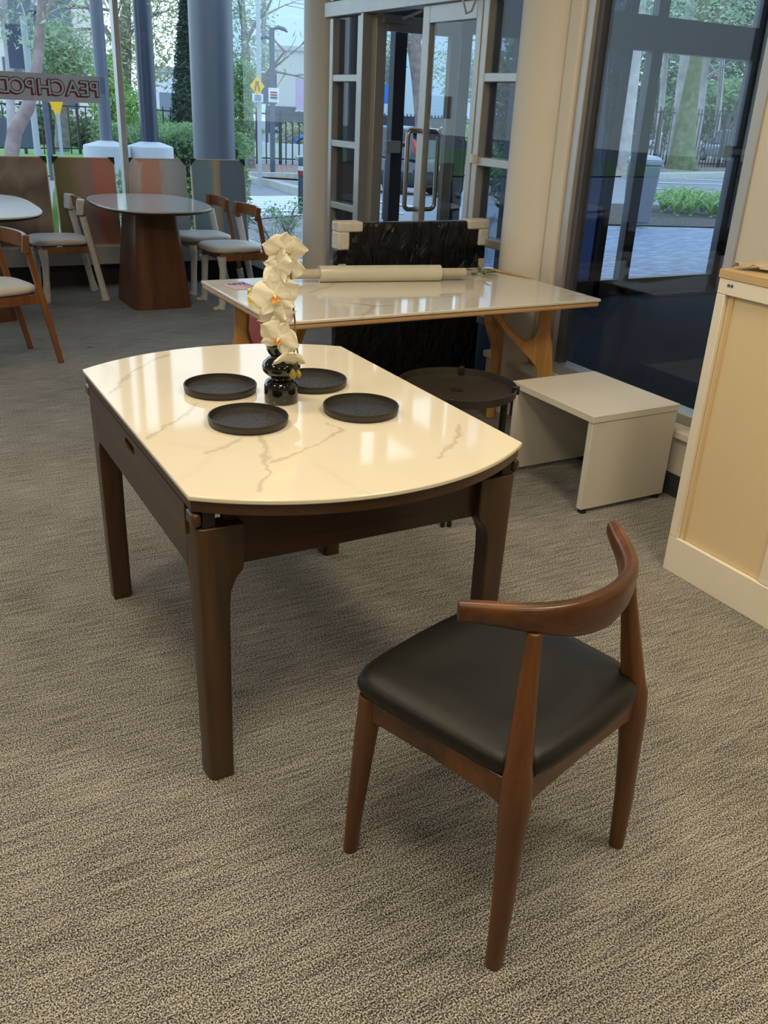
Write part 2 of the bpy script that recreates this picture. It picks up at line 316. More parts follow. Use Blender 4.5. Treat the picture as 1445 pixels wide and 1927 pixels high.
# low walls under the glazing with ledge and recessed skirting
S(MB().box(-4.5, 3.0, 7.90, 8.0, 0.19, 0.30), 'wall_back', M['sill'], smooth=False)
S(MB().box(-4.5, 3.0, 7.93, 8.0, 0.0, 0.19), 'baseboard_back', M['skirt'], smooth=False)
S(MB().box(-4.5, 3.0, 7.80, 7.93, 0.19, 0.34), 'trim_1', M['sill'], bevel=0.006)
S(MB().box(2.87, 3.0, 6.62, 7.80, 0.19, 0.34), 'trim_2', M['sill'], bevel=0.006)
S(MB().box(2.93, 3.0, 6.62, 7.93, 0.0, 0.19), 'baseboard_return', M['skirt'], smooth=False)
S(MB().box(2.86, 3.04, -0.4, 3.95, 0.265, 0.30), 'trim_3', M['laminate'], bevel=0.006)
S(MB().box(2.89, 3.02, -0.4, 3.95, 0.10, 0.265), 'wall_right_low', M['wall'], smooth=False)
S(MB().box(2.885, 3.02, -0.4, 3.95, 0.0, 0.10), 'baseboard_right', M['skirt'], smooth=False)

def glazing(n, axis, c, segs, mull, z0, z1, mt, gm, depth=0.06, wdt=0.05, rails=()):
    """window in plane x=c or y=c: panes between mullion positions (list), frame as sub parts"""
    o = None; f = MB()
    lo, hi = segs
    def bx(a0, a1, zz0, zz1, d=depth):
        if axis == 'y': f.box(a0, a1, c - d / 2, c + d / 2, zz0, zz1)
        else: f.box(c - d / 2, c + d / 2, a0, a1, zz0, zz1)
    bx(lo, hi, z0, z0 + 0.045); bx(lo, hi, z1 - 0.05, z1)
    for q in mull: bx(q - wdt / 2, q + wdt / 2, z0, z1)
    for r in rails: bx(lo, hi, r - wdt / 2, r + wdt / 2)
    fr = struct(f.build('window_%d' % n, mt, bevel=0.004))
    g = MB(); qs = sorted(set([lo, hi] + list(mull)))
    if axis == 'y': g.box(lo, hi, c - 0.004, c + 0.004, z0 + 0.03, z1 - 0.03)
    else: g.box(c - 0.004, c + 0.004, lo, hi, z0 + 0.03, z1 - 0.03)
    p = g.build('window_%d_pane' % n, gm, smooth=False); p.parent = fr; p.name = 'pane'
    return fr
glazing(1, 'y', 7.95, (-4.5, 3.0), (-3.2, -0.62, 1.945), 0.30, 2.95, M['alu'], M['glass'], 0.11, 0.045)
glazing(2, 'x', 3.0, (6.55, 7.95), (), 0.30, 2.95, M['alu'], glass_mat('low_glare_glass', (0.95, 0.98, 0.985), 0.3), 0.05, 0.03)
glazing(3, 'x', 3.0, (2.47, 3.53), (3.50, 2.49), 0.30, 2.95, M['alu'], M['glass'], 0.10, 0.05)
S(MB().box(2.975, 3.025, 3.44, 3.475, 0.34, 2.95), 'trim_4', M['alu_dark'], smooth=False)
# columns
S(MB().lathe([(0.205, 0.0), (0.205, 3.0)], 40, (3.10, 6.42, 0)), 'wall_column_1', M['column'])
S(MB().lathe([(0.185, 0.0), (0.185, 3.0)], 40, (3.03, 3.80, 0)), 'wall_column_2', M['column'])
S(MB().box(2.93, 3.04, 3.53, 3.62, 0.3, 3.0), 'trim_5', M['column'], bevel=0.01)
# header over doors + ladder sidelights
S(MB().box(2.95, 3.05, 3.95, 6.25, 2.03, 2.12), 'trim_6', M['alu'], bevel=0.004)
S(MB().box(2.96, 3.04, 3.95, 6.25, 2.90, 3.0), 'trim_7', M['alu'], bevel=0.004)
for i, (y0, y1) in enumerate(((5.70, 6.16), (3.93, 4.34))):
    f = MB()
    f.box(2.95, 3.05, y0, y0 + 0.05, 0, 2.02); f.box(2.95, 3.05, y1 - 0.05, y1, 0, 2.02); f.box(2.951, 3.049, y0, y0 + 0.05, 2.121, 2.899); f.box(2.951, 3.049, y1 - 0.05, y1, 2.121, 2.899)
    for z in (0.024, 0.42, 0.84, 1.25, 1.66, 2.46, 2.90): f.box(2.954, 3.046, y0 + 0.001, y1 - 0.001, z - 0.022, z + 0.022)
    fr = struct(f.build('window_%d' % (4 + i), M['alu'], bevel=0.004))
    p = MB().box(2.996, 3.004, y0 + 0.02, y1 - 0.02, 0.02, 2.93).build('pane', M['glass_tint'], smooth=False); p.parent = fr
S(MB().box(2.996, 3.004, 4.34, 5.70, 2.10, 2.92), 'window_6', M['glass'], smooth=False)

def door_leaf(name, n, origin, rz, wdt, h, mat, gm):
    """leaf hinged at origin, extends along local +x"""
    t = bpy.data.objects.new('door_%d' % n, None); COL.objects.link(t); t.location = origin; t.rotation_euler = (0, 0, rz); t['kind'] = 'structure'
    f = MB().box(0, 0.075, -0.022, 0.022, 0.01, h).box(wdt - 0.075, wdt, -0.022, 0.022, 0.01, h).box(0.075, wdt - 0.075, -0.022, 0.022, 0.01, 0.12).box(0.075, wdt - 0.075, -0.022, 0.022, h - 0.09, h)
    f.build('door_frame', mat, t, bevel=0.003, local=True)
    MB().box(0.07, wdt - 0.07, -0.004, 0.004, 0.11, h - 0.08).build('pane', gm, t, smooth=False, local=True)
    return t
# closed right leaf (hinge at y 4.36), left leaf swung outward 90 degrees (hinge at y 5.66)
d1 = door_leaf('door', 1, (3.0, 4.362, 0), PI / 2, 0.625, 2.03, M['alu'], M['glass'])
def dhandle(parent, x, side, z0=0.93, z1=1.375, out=0.085, r=0.014):
    p = [(x, 0, z1)] + [(x, side * (0.022 + out - 0.03 + 0.03 * math.sin(a)), z1 - 0.03 + 0.03 * math.cos(a)) for a in [i * PI / 10 for i in range(0, 6)]]
    p += [(x, side * (0.022 + out - 0.03 + 0.03 * math.cos(a)), z0 + 0.03 - 0.03 * math.sin(a)) for a in [i * PI / 10 for i in range(0, 6)]] + [(x, 0, z0)]
    return MB().tube(p, r, 14).build('door_handle', M['steel'], parent, local=True)
dhandle(d1, 0.585, 1); dhandle(d1, 0.585, -1)
d2 = door_leaf('door', 2, (3.03, 5.66, 0), 0.0, 0.64, 2.03, M['alu'], M['glass'])
dhandle(d2, 0.60, 1)
t = MB().box(0.04, 0.20, -0.05, -0.02, 1.985, 2.02).tube([(0.16, -0.035, 2.005), (0.26, -0.16, 2.06), (0.05, -0.28, 2.07)], 0.008, 8).build('door_closer', M['alu'], d2, local=True)
# frame jambs
S(MB().box(2.944, 3.056, 4.341, 4.360, 0, 2.029).box(2.944, 3.056, 5.665, 5.699, 0, 2.029), 'trim_8', M['alu'], bevel=0.003)
t = tag(MB().obox((2.94, 4.31, 1.262), (0.03, 0.03, 0.045)).build('door_contact', M['white_pl'], bevel=0.003), 'small white door contact box on the frame right of the glass doors', 'sensor')
t = tag(MB().tube([(2.93, 4.50, 2.12), (2.925, 4.50, 2.02), (2.925, 4.46, 1.96), (2.925, 4.41, 1.97), (2.93, 4.37, 2.05), (2.935, 4.36, 2.13)], 0.006, 8).build('loose_cable', M['alu'], smooth=True), 'grey cable loop hanging from the door header above the right leaf', 'cable')

# vestibule / entry lobby beyond the right-hand glass
S(MB().box(3.02, 9.2, 1.0, 6.3, -0.1, 0.0), 'floor_lobby', M['mat'], smooth=False)
S(MB().box(3.05, 9.2, 1.0, 6.35, 2.95, 3.05), 'ceiling_lobby', plain('lobby_ceiling', (0.12, 0.12, 0.14), 0.8), smooth=False)
S(MB().box(9.1, 9.2, 1.0, 6.35, 0, 3.0), 'wall_lobby_right', plain('lobby_wall', (0.12, 0.12, 0.14), 0.8), smooth=False)
S(MB().box(3.1, 9.2, 1.0, 1.1, 0, 3.0), 'wall_lobby_rear', plain('lobby_wall_rear', (0.12, 0.12, 0.14), 0.8), smooth=False)
f = MB()
for x0, x1 in ((3.10, 3.36), (3.52, 3.62), (4.08, 4.18), (4.62, 4.72), (5.70, 5.78), (6.0, 6.12), (7.22, 7.30), (7.315, 7.39), (9.0, 9.1)): f.box(x0, x1, 6.26, 6.34, 0, 2.95)
f.box(3.1, 9.1, 6.25, 6.35, 2.02, 2.28); f.box(3.1, 9.1, 6.25, 6.35, 2.85, 2.95); f.box(3.1, 3.6, 6.26, 6.34, 0.0, 0.12); f.box(4.1, 9.1, 6.26, 6.34, 0.0, 0.14)
fr = struct(f.build('window_7', M['alu_dark'], bevel=0.004))
p = MB().box(5.76, 9.05, 6.296, 6.304, 0.1, 2.9).box(3.55, 4.65, 6.296, 6.304, 0.1, 2.9).build('pane', M['glass'], smooth=False); p.parent = fr
p = MB().box(4.68, 5.74, 6.296, 6.304, 0.1, 2.9).build('reflection_dark_pane', M['glass_dark'], smooth=False); p.parent = fr  # ordinary pane, its dark reflection put into the glass colour
S(MB().box(3.05, 9.1, 6.35, 6.42, 0.0, 0.02), 'trim_9', M['alu'], smooth=False)
t = thing('door_lock', 'silver lock box with round knob on the outer doorway post', 'lock', (3.53, 6.24, 1.18))
MB().box(3.46, 3.58, 6.215, 6.26, 1.185, 1.27).build('lock_body', M['white_pl'], t, bevel=0.004)
MB().box(3.485, 3.555, 6.21, 6.216, 1.20, 1.235).box(3.50, 3.54, 6.21, 6.216, 1.245, 1.262).build('lock_label', M['ink'], t)
MB().lathe([(0.0, 0.03), (0.012, 0.028), (0.014, 0.01), (0.01, 0)], 16, (0, 0, 0)).build('knob', M['steel'], t, local=True).location = (0.075, -0.02, 0.05)
t.children[-1].rotation_euler = (PI / 2, 0, 0)
t = thing('outer_door_handle', 'dark pull handle on the outer doorway left post', 'handle', (4.10, 6.2, 0.9))
MB().tube([(4.12, 6.26, 1.30), (4.12, 6.19, 1.30), (4.12, 6.17, 1.27), (4.12, 6.17, 0.93), (4.12, 6.19, 0.90), (4.12, 6.26, 0.90)], 0.014, 10).build('grip', M['black_metal'], t)
# arrow sticker on outer door
t = thing('push_bar_sign', 'blue and yellow sticker with a white two-way arrow on the outer glass door', 'sign', (7.3, 6.25, 1.2))
MB().box(7.04, 7.58, 6.246, 6.252, 1.21, 1.31).build('backing', plain('sign_blue', (0.01, 0.015, 0.08), 0.5), t)
MB().box(7.04, 7.12, 6.240, 6.246, 1.205, 1.315).build('end_patch', plain('sign_yellow', (0.55, 0.42, 0.02), 0.5), t)
MB().box(7.50, 7.58, 6.240, 6.246, 1.205, 1.315).build('end_patch', bpy.data.materials['sign_yellow'], t)
MB().prism([(7.13, 1.26), (7.16, 1.285), (7.46, 1.285), (7.49, 1.26), (7.46, 1.235), (7.16, 1.235)], 6.240, 6.245, lambda u, v, q: (u, q, v)).build('arrow', plain('sign_white', (0.5, 0.5, 0.55), 0.5), t)
#ROOM_END
# ------------------------------------------------------------------ main dining table
CX, CY = 0.905, 2.14; HX, HY = 0.425, 0.505; BUL = 0.145
def top_outline(inset=0.0, n=28):
    hx = HX - inset; hy = HY - inset * 0.6; b = BUL - inset * 0.4
    R_ = (hx * hx + b * b) / (2 * b); a = math.asin(hx / R_); pts = []
    for i in range(n + 1):
        t = -a + 2 * a * i / n; pts.append((R_ * math.sin(t), -hy - b + R_ * (1 - math.cos(t))))
    for i in range(n + 1):
        t = a - 2 * a * i / n; pts.append((R_ * math.sin(t), hy + b - R_ * (1 - math.cos(t))))
    return pts
T = thing('dining_table', 'dark walnut dining table with glossy veined cream stone top and bowed ends', 'table', (CX, CY, 0))
MB().prism(top_outline(), 0.743, 0.755, lambda u, v, q: (u, v, q)).build('tabletop', M['marble_main'], T, bevel=0.003, local=True)
MB().prism(top_outline(0.006), 0.716, 0.7425, lambda u, v, q: (u, v, q)).build('top_edge_board', M['walnut_dk_x'], T, bevel=0.002, local=True)
# end aprons (recessed panels between the legs)
for s in (-1, 1):
    MB().box(-0.345, 0.345, s * 0.475 - 0.012, s * 0.475 + 0.012, 0.565, 0.7155).build('end_apron', M['walnut_dk_x'], T, bevel=0.002, local=True)
# long sides: folded leaf board with slotted pull above a lower rail
def slot_board(x0, x1, yh, z0, z1, sc_, sz, zc):
    """board in a yz plane with an oblong hole"""
    n = 24; hole = []; outer = []
    for i in range(n):
        a = 2 * PI * i / n
        cy_ = sc_ * (1 if math.cos(a) > 0 else -1) if abs(math.cos(a)) > 1e-6 else 0
        hole.append((cy_ * 0.72 + sz * math.cos(a), zc + sz * math.sin(a)))
        k = max(abs(math.cos(a)), abs(math.sin(a)))
        outer.append((yh * math.cos(a) / k, (z0 + z1) / 2 + (z1 - z0) / 2 * math.sin(a) / k))
    return MB().loft([[(x0, u, v) for u, v in outer], [(x1, u, v) for u, v in outer], [(x1, u, v) for u, v in hole], [(x0, u, v) for u, v in hole]], cap=False, closed=True)
for s in (-1, 1):
    x0, x1 = sorted((s * 0.402, s * 0.420))
    slot_board(x0, x1, 0.455, 0.645, 0.7155, 0.045, 0.013, 0.688).build('side_leaf_board', M['walnut_dk_y'], T, bevel=0, local=True)
    x0, x1 = sorted((s * 0.394, s * 0.414))
    MB().box(x0, x1, -0.44, 0.44, 0.560, 0.642).build('side_rail', M['walnut_dk_y'], T, bevel=0.002, local=True)
    MB().box(s * 0.36 - 0.004, s * 0.36 + 0.004, -0.42, 0.42, 0.60, 0.7155).build('inner_rail', M['cab_white'], T, local=True)
# legs: wide flared cheek at the top, chamfered outer corner
def leg_loops(sx, sy):
    prof = [(0.0, 0.060, 0.062), (0.30, 0.064, 0.066), (0.47, 0.068, 0.07), (0.515, 0.072, 0.074), (0.545, 0.085, 0.088), (0.562, 0.100, 0.104), (0.575, 0.104, 0.108), (0.675, 0.106, 0.110)]
    loops = []
    for z, wx, wy in prof:
        ox = 0.414 - 0.008 * (1 - z / 0.675); oy = 0.513 - 0.006 * (1 - z / 0.675); c = 0.016; th = 0.052
        # L-section: outer faces full width, inner block only th deep
        sec = [(ox - wx, oy), (ox - c, oy), (ox - c * 0.3, oy - c * 0.3), (ox, oy - c), (ox, oy - wy), (ox - th, oy - wy), (ox - th, oy - th), (ox - wx, oy - th)]
        loops.append([(sx * a, sy * b, z) for a, b in sec])
    return loops
for sx_ in (-1, 1):
    for sy_ in (-1, 1):
        L0 = leg_loops(sx_, sy_)
        lg = MB().loft(L0).build('leg', M['walnut_dk_z'], T, bevel=0.003, local=True, angle=30)
        # corner hinge block above the leg
        MB().box(*sorted((sx_ * 0.400, sx_ * 0.421)), *sorted((sy_ * 0.462, sy_ * 0.512)), 0.68, 0.712).build('hinge_block', M['walnut_dk_z'], lg, bevel=0.008, seg=3, local=True)
        MB().box(*sorted((sx_ * 0.37, sx_ * 0.398)), *sorted((sy_ * 0.470, sy_ * 0.508)), 0.675, 0.716).build('hinge_bracket', M['black_metal'], lg, bevel=0.002, local=True)

# ------------------------------------------------------------------ plates, vase, orchid
def plate(x, y, rz, label):
    t = thing('plate', label, 'plate', (x, y, 0.7555), rz, 'black plates on the dining table')
    MB().lathe([(0.0, 0.0), (0.094, 0.0), (0.099, 0.004), (0.101, 0.019), (0.0995, 0.0215), (0.0965, 0.021), (0.0955, 0.012), (0.093, 0.0065), (0.0, 0.0065)], 64).build('rim', M['plate_rim'], t, local=True, angle=60)
    MB().lathe([(0.0, 0.0066), (0.0925, 0.0066), (0.0925, 0.0078), (0.0, 0.0078)], 48).build('textured_centre', M['slate'], t, local=True)
    return t
plate(0.784, 2.303, 0.0, 'black round plate at the back left of the vase')
plate(0.757, 2.017, 0.4, 'black round plate nearest the front left of the stone table')
plate(1.065, 1.994, 0.9, 'black round plate right of the vase beside the window reflection')
plate(1.048, 2.268, 1.6, 'black round plate partly hidden behind the orchid and vase')
VX, VY, VZ = 0.905, 2.155, 0.7555
V = thing('vase', 'glossy black bubble-shaped vase holding the orchid on the stone table', 'vase', (VX, VY, VZ))
MB().lathe([(0.0000, 0.0), (0.0440, 0.0), (0.0462, 0.004), (0.0462, 0.046), (0.0429, 0.056), (0.0341, 0.062), (0.0286, 0.066), (0.0286, 0.069), (0.0374, 0.074), (0.0484, 0.084), (0.0523, 0.096), (0.0484, 0.108), (0.0374, 0.118),
            (0.0297, 0.122), (0.0286, 0.126), (0.0341, 0.132), (0.0396, 0.143), (0.0407, 0.158), (0.0407, 0.182), (0.0401, 0.184), (0.0374, 0.182), (0.0363, 0.150), (0.0242, 0.13), (0.0000, 0.128)], 56).build('vase_body', M['black_glass'], V, local=True, angle=180)
MB().lathe([(0.040, -0.0004), (0.0425, 0.0), (0.0425, 0.003), (0.040, 0.003)], 40).build('foot_ring', M['black_glass'], V, local=True)
O = thing('orchid_spray', 'cream silk orchid spray with orange centres standing in the black vase', 'flower', (VX, VY, 0.935))
VR = Vector((0.87512, -0.481859, 0.0)).normalized(); VU = Vector((0, 0, 1)); VF = Vector((-0.48, -0.87, 0)).normalized()   # right, up, towards the room
def P_(a, b, c=0.0):  # a right, b height above vase rim, c toward the front
    return Vector((VX, VY, 0.935)) + VR * a + VU * b + VF * c
MB().tube([P_(0.0, -0.12), P_(0.010, 0.0), P_(0.016, 0.06), P_(0.014, 0.13), P_(0.020, 0.20), P_(0.010, 0.26)], [0.0035, 0.003, 0.003, 0.0028, 0.0025, 0.002], 10).build('stem', M['stem'], O)
MB().tube([P_(0.016, 0.05), P_(0.030, 0.10), P_(0.028, 0.13), P_(0.024, 0.17), P_(0.022, 0.20)], [0.003, 0.0028, 0.003, 0.003, 0.002], 10).tube([P_(0.012, 0.10), P_(0.018, 0.088, 0.01), P_(0.030, 0.098)], [0.002, 0.0035, 0.002], 8).build('stem', M['stem'], O)
MB().tube([P_(0.030, 0.09), P_(0.036, 0.04), P_(0.040, 0.0, 0.02), P_(0.048, -0.04, 0.04), P_(0.046, -0.07, 0.045)], [0.003, 0.0026, 0.0024, 0.0022, 0.002], 10).tube([P_(0.042, -0.012, 0.025), P_(0.030, -0.022, 0.04), P_(0.022, -0.035, 0.05)], 0.0018, 8).build('stem', M['stem'], O)
def petal(c, nrm, up, length, width, ang, cup, wave, seed):
    """one cupped petal radiating at ang about nrm"""
    rnd = random.Random(seed); nrm = Vector(nrm).normalized(); up = (Vector(up) - nrm * Vector(up).dot(nrm)).normalized(); rt = up.cross(nrm)
    d = up * math.cos(ang) + rt * math.sin(ang); s = nrm.cross(d); mb = MB(); nu, nv = 9, 8; vs = []
    ph = rnd.uniform(0, 6)
    for i in range(nu + 1):
        t = i / nu; wv = width * 0.5 * (math.sin(PI * min(1, t * 0.93 + 0.07)) ** 0.62) * (0.75 + 0.35 * t)
        for j in range(nv + 1):
            q = j / nv * 2 - 1
            h = cup * length * (t * t * 0.9 - 0.15 * math.sin(PI * t)) - 0.22 * width * q * q * (1 - 0.4 * t) + wave * math.sin(q * 5 + ph + t * 4) * 0.5 * t + 0.1 * width * abs(q) ** 0.6 * (1 - t)
            vs.append(Vector(c) + d * (t * length * (1 - 0.12 * q * q)) + s * (q * wv) + nrm * h)
    fs = [(i * (nv + 1) + j, (i + 1) * (nv + 1) + j, (i + 1) * (nv + 1) + j + 1, i * (nv + 1) + j + 1) for i in range(nu) for j in range(nv)]
    return mb.add(vs, fs)
def flower(a, b, c, size, nrm, roll, lip=True, seed=1):
    ce = P_(a, b, c); n = VR * nrm[0] + VU * nrm[1] + VF * nrm[2]; n.normalize()
    up = VU * math.cos(roll) + VR * math.sin(roll)
    fl = None; mb = MB()
    for k, (an, ln, wd) in enumerate(((0, 0.78, 0.62), (2.30, 0.80, 0.58), (-2.30, 0.80, 0.58))):      # sepals
        p = petal(ce - n * 0.002, n, up, size * ln, size * wd, an, 0.12, size * 0.08, seed * 10 + k); mb.add(p.v, p.f)
    for k, (an, ln, wd) in enumerate(((1.30, 0.92, 1.05), (-1.30, 0.92, 1.05))):                       # broad petals
        p = petal(ce + n * 0.002, n, up, size * ln, size * wd, an, 0.32, size * 0.14, seed * 10 + 5 + k); mb.add(p.v, p.f)
    fl = mb.build('flower', M['petal'], O, sub=1, solid=0.0008)
    if lip:
        l = MB()
        for k, an in enumerate((2.6, 3.14, 3.7)):
            p = petal(ce + n * 0.006, (n - up * 0.5), up, size * 0.24, size * 0.20, an, 0.8, size * 0.05, seed * 31 + k); l.add(p.v, p.f)
        l.build('lip', M['lip'], fl, sub=1, solid=0.001)
        MB().tube([ce + n * 0.003, ce + n * 0.014 + up * 0.002, ce + n * 0.018 - up * 0.004], [0.003, 0.0035, 0.001], 8).build('column', M['petal'], fl)
    return fl
flower(0.010, 0.222, 0.018, 0.066, (0.15, -0.30, 0.9), 0.10, True, 1)
flower(-0.004, 0.182, 0.030, 0.058, (-0.45, 0.1, 0.85), 2.5, False, 2)
flower(0.022, 0.172, -0.005, 0.054, (0.7, -0.1, 0.5), 2.9, False, 7)
flower(-0.012, 0.110, 0.036, 0.076, (0.12, 0.05, 0.95), -0.25, True, 3)
flower(-0.016, 0.066, 0.024, 0.060, (-0.5, -0.2, 0.7), 2.9, False, 4)
flower(0.002, 0.045, 0.020, 0.050, (0.6, 0.1, 0.6), 2.2, False, 8)
flower(0.000, 0.004, 0.050, 0.066, (-0.15, -0.05, 0.95), 0.45, True, 5)
flower(0.022, -0.050, 0.056, 0.054, (0.25, -0.7, 0.6), 0.2, False, 6)
for (a, b, c, r) in ((0.036, -0.088, 0.055, 0.010), (0.050, -0.090, 0.045, 0.008)):
    bb = MB().lathe([(0.0, -1.35 * r), (0.6 * r, -1.1 * r), (r, -0.3 * r), (0.9 * r, 0.4 * r), (0.4 * r, 1.2 * r), (0, 1.5 * r)], 16); c3 = P_(a, b, c)
    MB().add([Vector(v) + c3 for v in bb.v], bb.f).build('bud', M['bud'], O, angle=180)

# ------------------------------------------------------------------ horn-back chair in the foreground
ox, oy = (0.822 + 1.253) / 2, (0.91 + 1.04) / 2; CRZ = math.atan2(1.04 - 0.91, 1.253 - 0.822)
H = thing('dining_chair', 'walnut horn-backed chair with black leather seat in front of the stone table', 'chair', (ox, oy, 0), CRZ)
def ssec(cx, cy, z, ax, ay, n=20, e=2.4):
    o = []
    for k in range(n):
        a = 2 * PI * k / n; c, s = math.cos(a), math.sin(a)
        o.append((cx + ax * math.copysign(abs(c) ** (2 / e), c), cy + ay * math.copysign(abs(s) ** (2 / e), s), z))
    return o
for s in (-1, 1):
    # rear leg sweeping up into the post that carries the horn rail
    path = [(0.225, 0.004, 0.0, 0.016, 0.016), (0.219, 0.006, 0.15, 0.019, 0.020), (0.212, 0.012, 0.28, 0.0225, 0.023), (0.207, 0.016, 0.345, 0.026, 0.0265), (0.204, 0.018, 0.38, 0.0275, 0.0275), (0.201, 0.021, 0.425, 0.0275, 0.0265), (0.196, 0.026, 0.455, 0.024, 0.0235), (0.188, 0.032, 0.50, 0.0225, 0.022), (0.174, 0.042, 0.58, 0.0185, 0.018), (0.160, 0.052, 0.66, 0.0145, 0.0145), (0.154, 0.056, 0.70, 0.0135, 0.0135)]
    MB().loft([ssec(s * x, y, z, a, b) for x, y, z, a, b in path]).build('rear_leg', M['walnut'], H, local=True, bevel=0.002, angle=60)
    path = [(0.226, 0.404, 0.0, 0.0145, 0.0145), (0.224, 0.396, 0.12, 0.017, 0.0175), (0.219, 0.386, 0.26, 0.020, 0.021), (0.215, 0.380, 0.345, 0.022, 0.024), (0.213, 0.377, 0.372, 0.0225, 0.024), (0.2125, 0.377, 0.425, 0.0215, 0.022)]
    MB().loft([ssec(s * x, y, z, a, b) for x, y, z, a, b in path]).build('front_leg', M['walnut'], H, local=True, bevel=0.002, angle=60)
    # side rails
    def rail(p, q, h0, h1, zt, th):
        p = Vector(p); q = Vector(q); d = (q - p).normalized(); nn = Vector((-d.y, d.x, 0)) * th / 2
        def sec(c, h): return [(c.x - nn.x, c.y - nn.y, zt - h), (c.x + nn.x, c.y + nn.y, zt - h), (c.x + nn.x, c.y + nn.y, zt), (c.x - nn.x, c.y - nn.y, zt)]
        return MB().loft([sec(p, h0), sec(p.lerp(q, 0.12), h0 * 0.9), sec(p.lerp(q, 0.5), h1), sec(p.lerp(q, 0.88), h0 * 0.9), sec(q, h0)])
    rail((s * 0.208, 0.03, 0), (s * 0.216, 0.37, 0), 0.062, 0.052, 0.430, 0.020).build('side_rail', M['walnut_x'], H, local=True, bevel=0.003)
rail((-0.19, 0.016, 0), (0.19, 0.016, 0), 0.064, 0.054, 0.430, 0.020).build('back_rail', M['walnut_x'], H, local=True, bevel=0.003)
rail((-0.20, 0.385, 0), (0.20, 0.385, 0), 0.060, 0.052, 0.430, 0.020).build('front_rail', M['walnut_x'], H, local=True, bevel=0.003)
# seat pad: rounded trapezoid, domed, corners cut around the rear posts
def seat_loop(sc_, z, n=72):
    o = []
    for k in range(n):
        a = 2 * PI * k / n; c, s = math.cos(a), math.sin(a); e = 7.5
        u = math.copysign(abs(c) ** (2 / e), c); v = math.copysign(abs(s) ** (2 / e), s)
        hw = 0.249 - 0.024 * (1 - (v + 1) / 2) - 0.004
        x = u * hw * sc_; y = 0.212 + v * 0.210 * (1 - (1 - sc_) * 0.9)
        # bowed front
        if v > 0: y += 0.012 * (1 - u * u) * v
        if v < 0: y -= 0.016 * (1 - u * u) * (-v)
        dd = math.hypot(abs(x) - 0.200, y - 0.018)
        if dd < 0.030 and v < 0: x *= 1 - 0.35 * (0.030 - dd); y += (0.030 - dd) * 0.9; x -= math.copysign((0.030 - dd) * 0.6, x)
        o.append((x, y, z))
    return o
pad = [seat_loop(0.955, 0.429), seat_loop(0.985, 0.432), seat_loop(1.0, 0.441), seat_loop(0.998, 0.450), seat_loop(0.975, 0.462), seat_loop(0.92, 0.470), seat_loop(0.80, 0.4755), seat_loop(0.55, 0.474), seat_loop(0.25, 0.471), seat_loop(0.02, 0.470)]
MB().loft(pad).build('seat', M['leather'], H, local=True, angle=180)
# horn back rail: tapering swept solid
def crest():
    # centre line from left tip round the back to right tip; (x, y), height, thickness, top z
    ctl = [(-0.246, 0.152, 0.036, 0.026, 0.752), (-0.212, 0.118, 0.040, 0.030, 0.751), (-0.175, 0.080, 0.048, 0.032, 0.750), (-0.130, 0.044, 0.060, 0.034, 0.750), (-0.075, 0.018, 0.076, 0.032, 0.751), (0, 0.006, 0.086, 0.030, 0.753)]
    ctl = ctl + [(-x, y, h, t, z) for x, y, h, t, z in ctl[-2::-1]]
    # catmull-rom resample
    out = []; n = len(ctl)
    for i in range(n - 1):
        p0, p1, p2, p3 = ctl[max(i - 1, 0)], ctl[i], ctl[i + 1], ctl[min(i + 2, n - 1)]
        for k in range(6):
            t = k / 6; out.append(tuple(0.5 * (2 * b + (c - a) * t + (2 * a - 5 * b + 4 * c - d) * t * t + (3 * b - a - 3 * c + d) * t ** 3) for a, b, c, d in zip(p0, p1, p2, p3)))
    out.append(ctl[-1]); loops = []
    for i, (x, y, h, t, z) in enumerate(out):
        a = out[max(i - 1, 0)]; b = out[min(i + 1, len(out) - 1)]; d = Vector((b[0] - a[0], b[1] - a[1], 0)).normalized(); nn = Vector((-d.y, d.x, 0))  # inward (towards seat)
        sec = []
        m = 20
        for k in range(m):
            an = 2 * PI * k / m; cc, ss = math.cos(an), math.sin(an); e = 3.2
            u = math.copysign(abs(cc) ** (2 / e), cc); v = math.copysign(abs(ss) ** (2 / e), ss)
            zz = z - h / 2 + v * h / 2; off = u * t / 2 - (1 - v) * 0.5 * (h - 0.036) * 0.12 * -1
            q = Vector((x, y, 0)) + nn * off
            sec.append((q.x, q.y, zz))
        loops.append(sec)
    return MB().loft(loops)
crest().build('horn_back_rail', M['walnut_x'], H, local=True, bevel=0.002, angle=65)

# ------------------------------------------------------------------ second marble table (oak Y legs)
T2 = thing('marble_work_table', 'long white marble table with oak forked legs beside the column', 'table', (2.05, 3.49, 0))
MB().box(1.262, 2.838, 3.05, 3.93, 0.738, 0.752).build('tabletop', M['marble_b'], T2, bevel=0.004)
b = MB().box(1.266, 2.834, 3.054, 3.926, 0.716, 0.7375).build('top_edge', M['oak_x'], T2, bevel=0.008, seg=3)
LP = [(0.085, 0.716), (0.020, 0.716), (0.018, 0.57), (0.000, 0.492), (-0.018, 0.36), (-0.005, 0.18), (0.008, 0.0), (0.046, 0.0), (0.052, 0.20), (0.055, 0.35), (0.071, 0.387), (0.109, 0.428), (0.159, 0.469), (0.215, 0.524), (0.285, 0.607), (0.37, 0.716),
      (0.325, 0.716), (0.27, 0.64), (0.228, 0.58), (0.172, 0.526), (0.145, 0.509), (0.125, 0.505), (0.105, 0.511), (0.085, 0.532), (0.073, 0.581), (0.078, 0.65)]
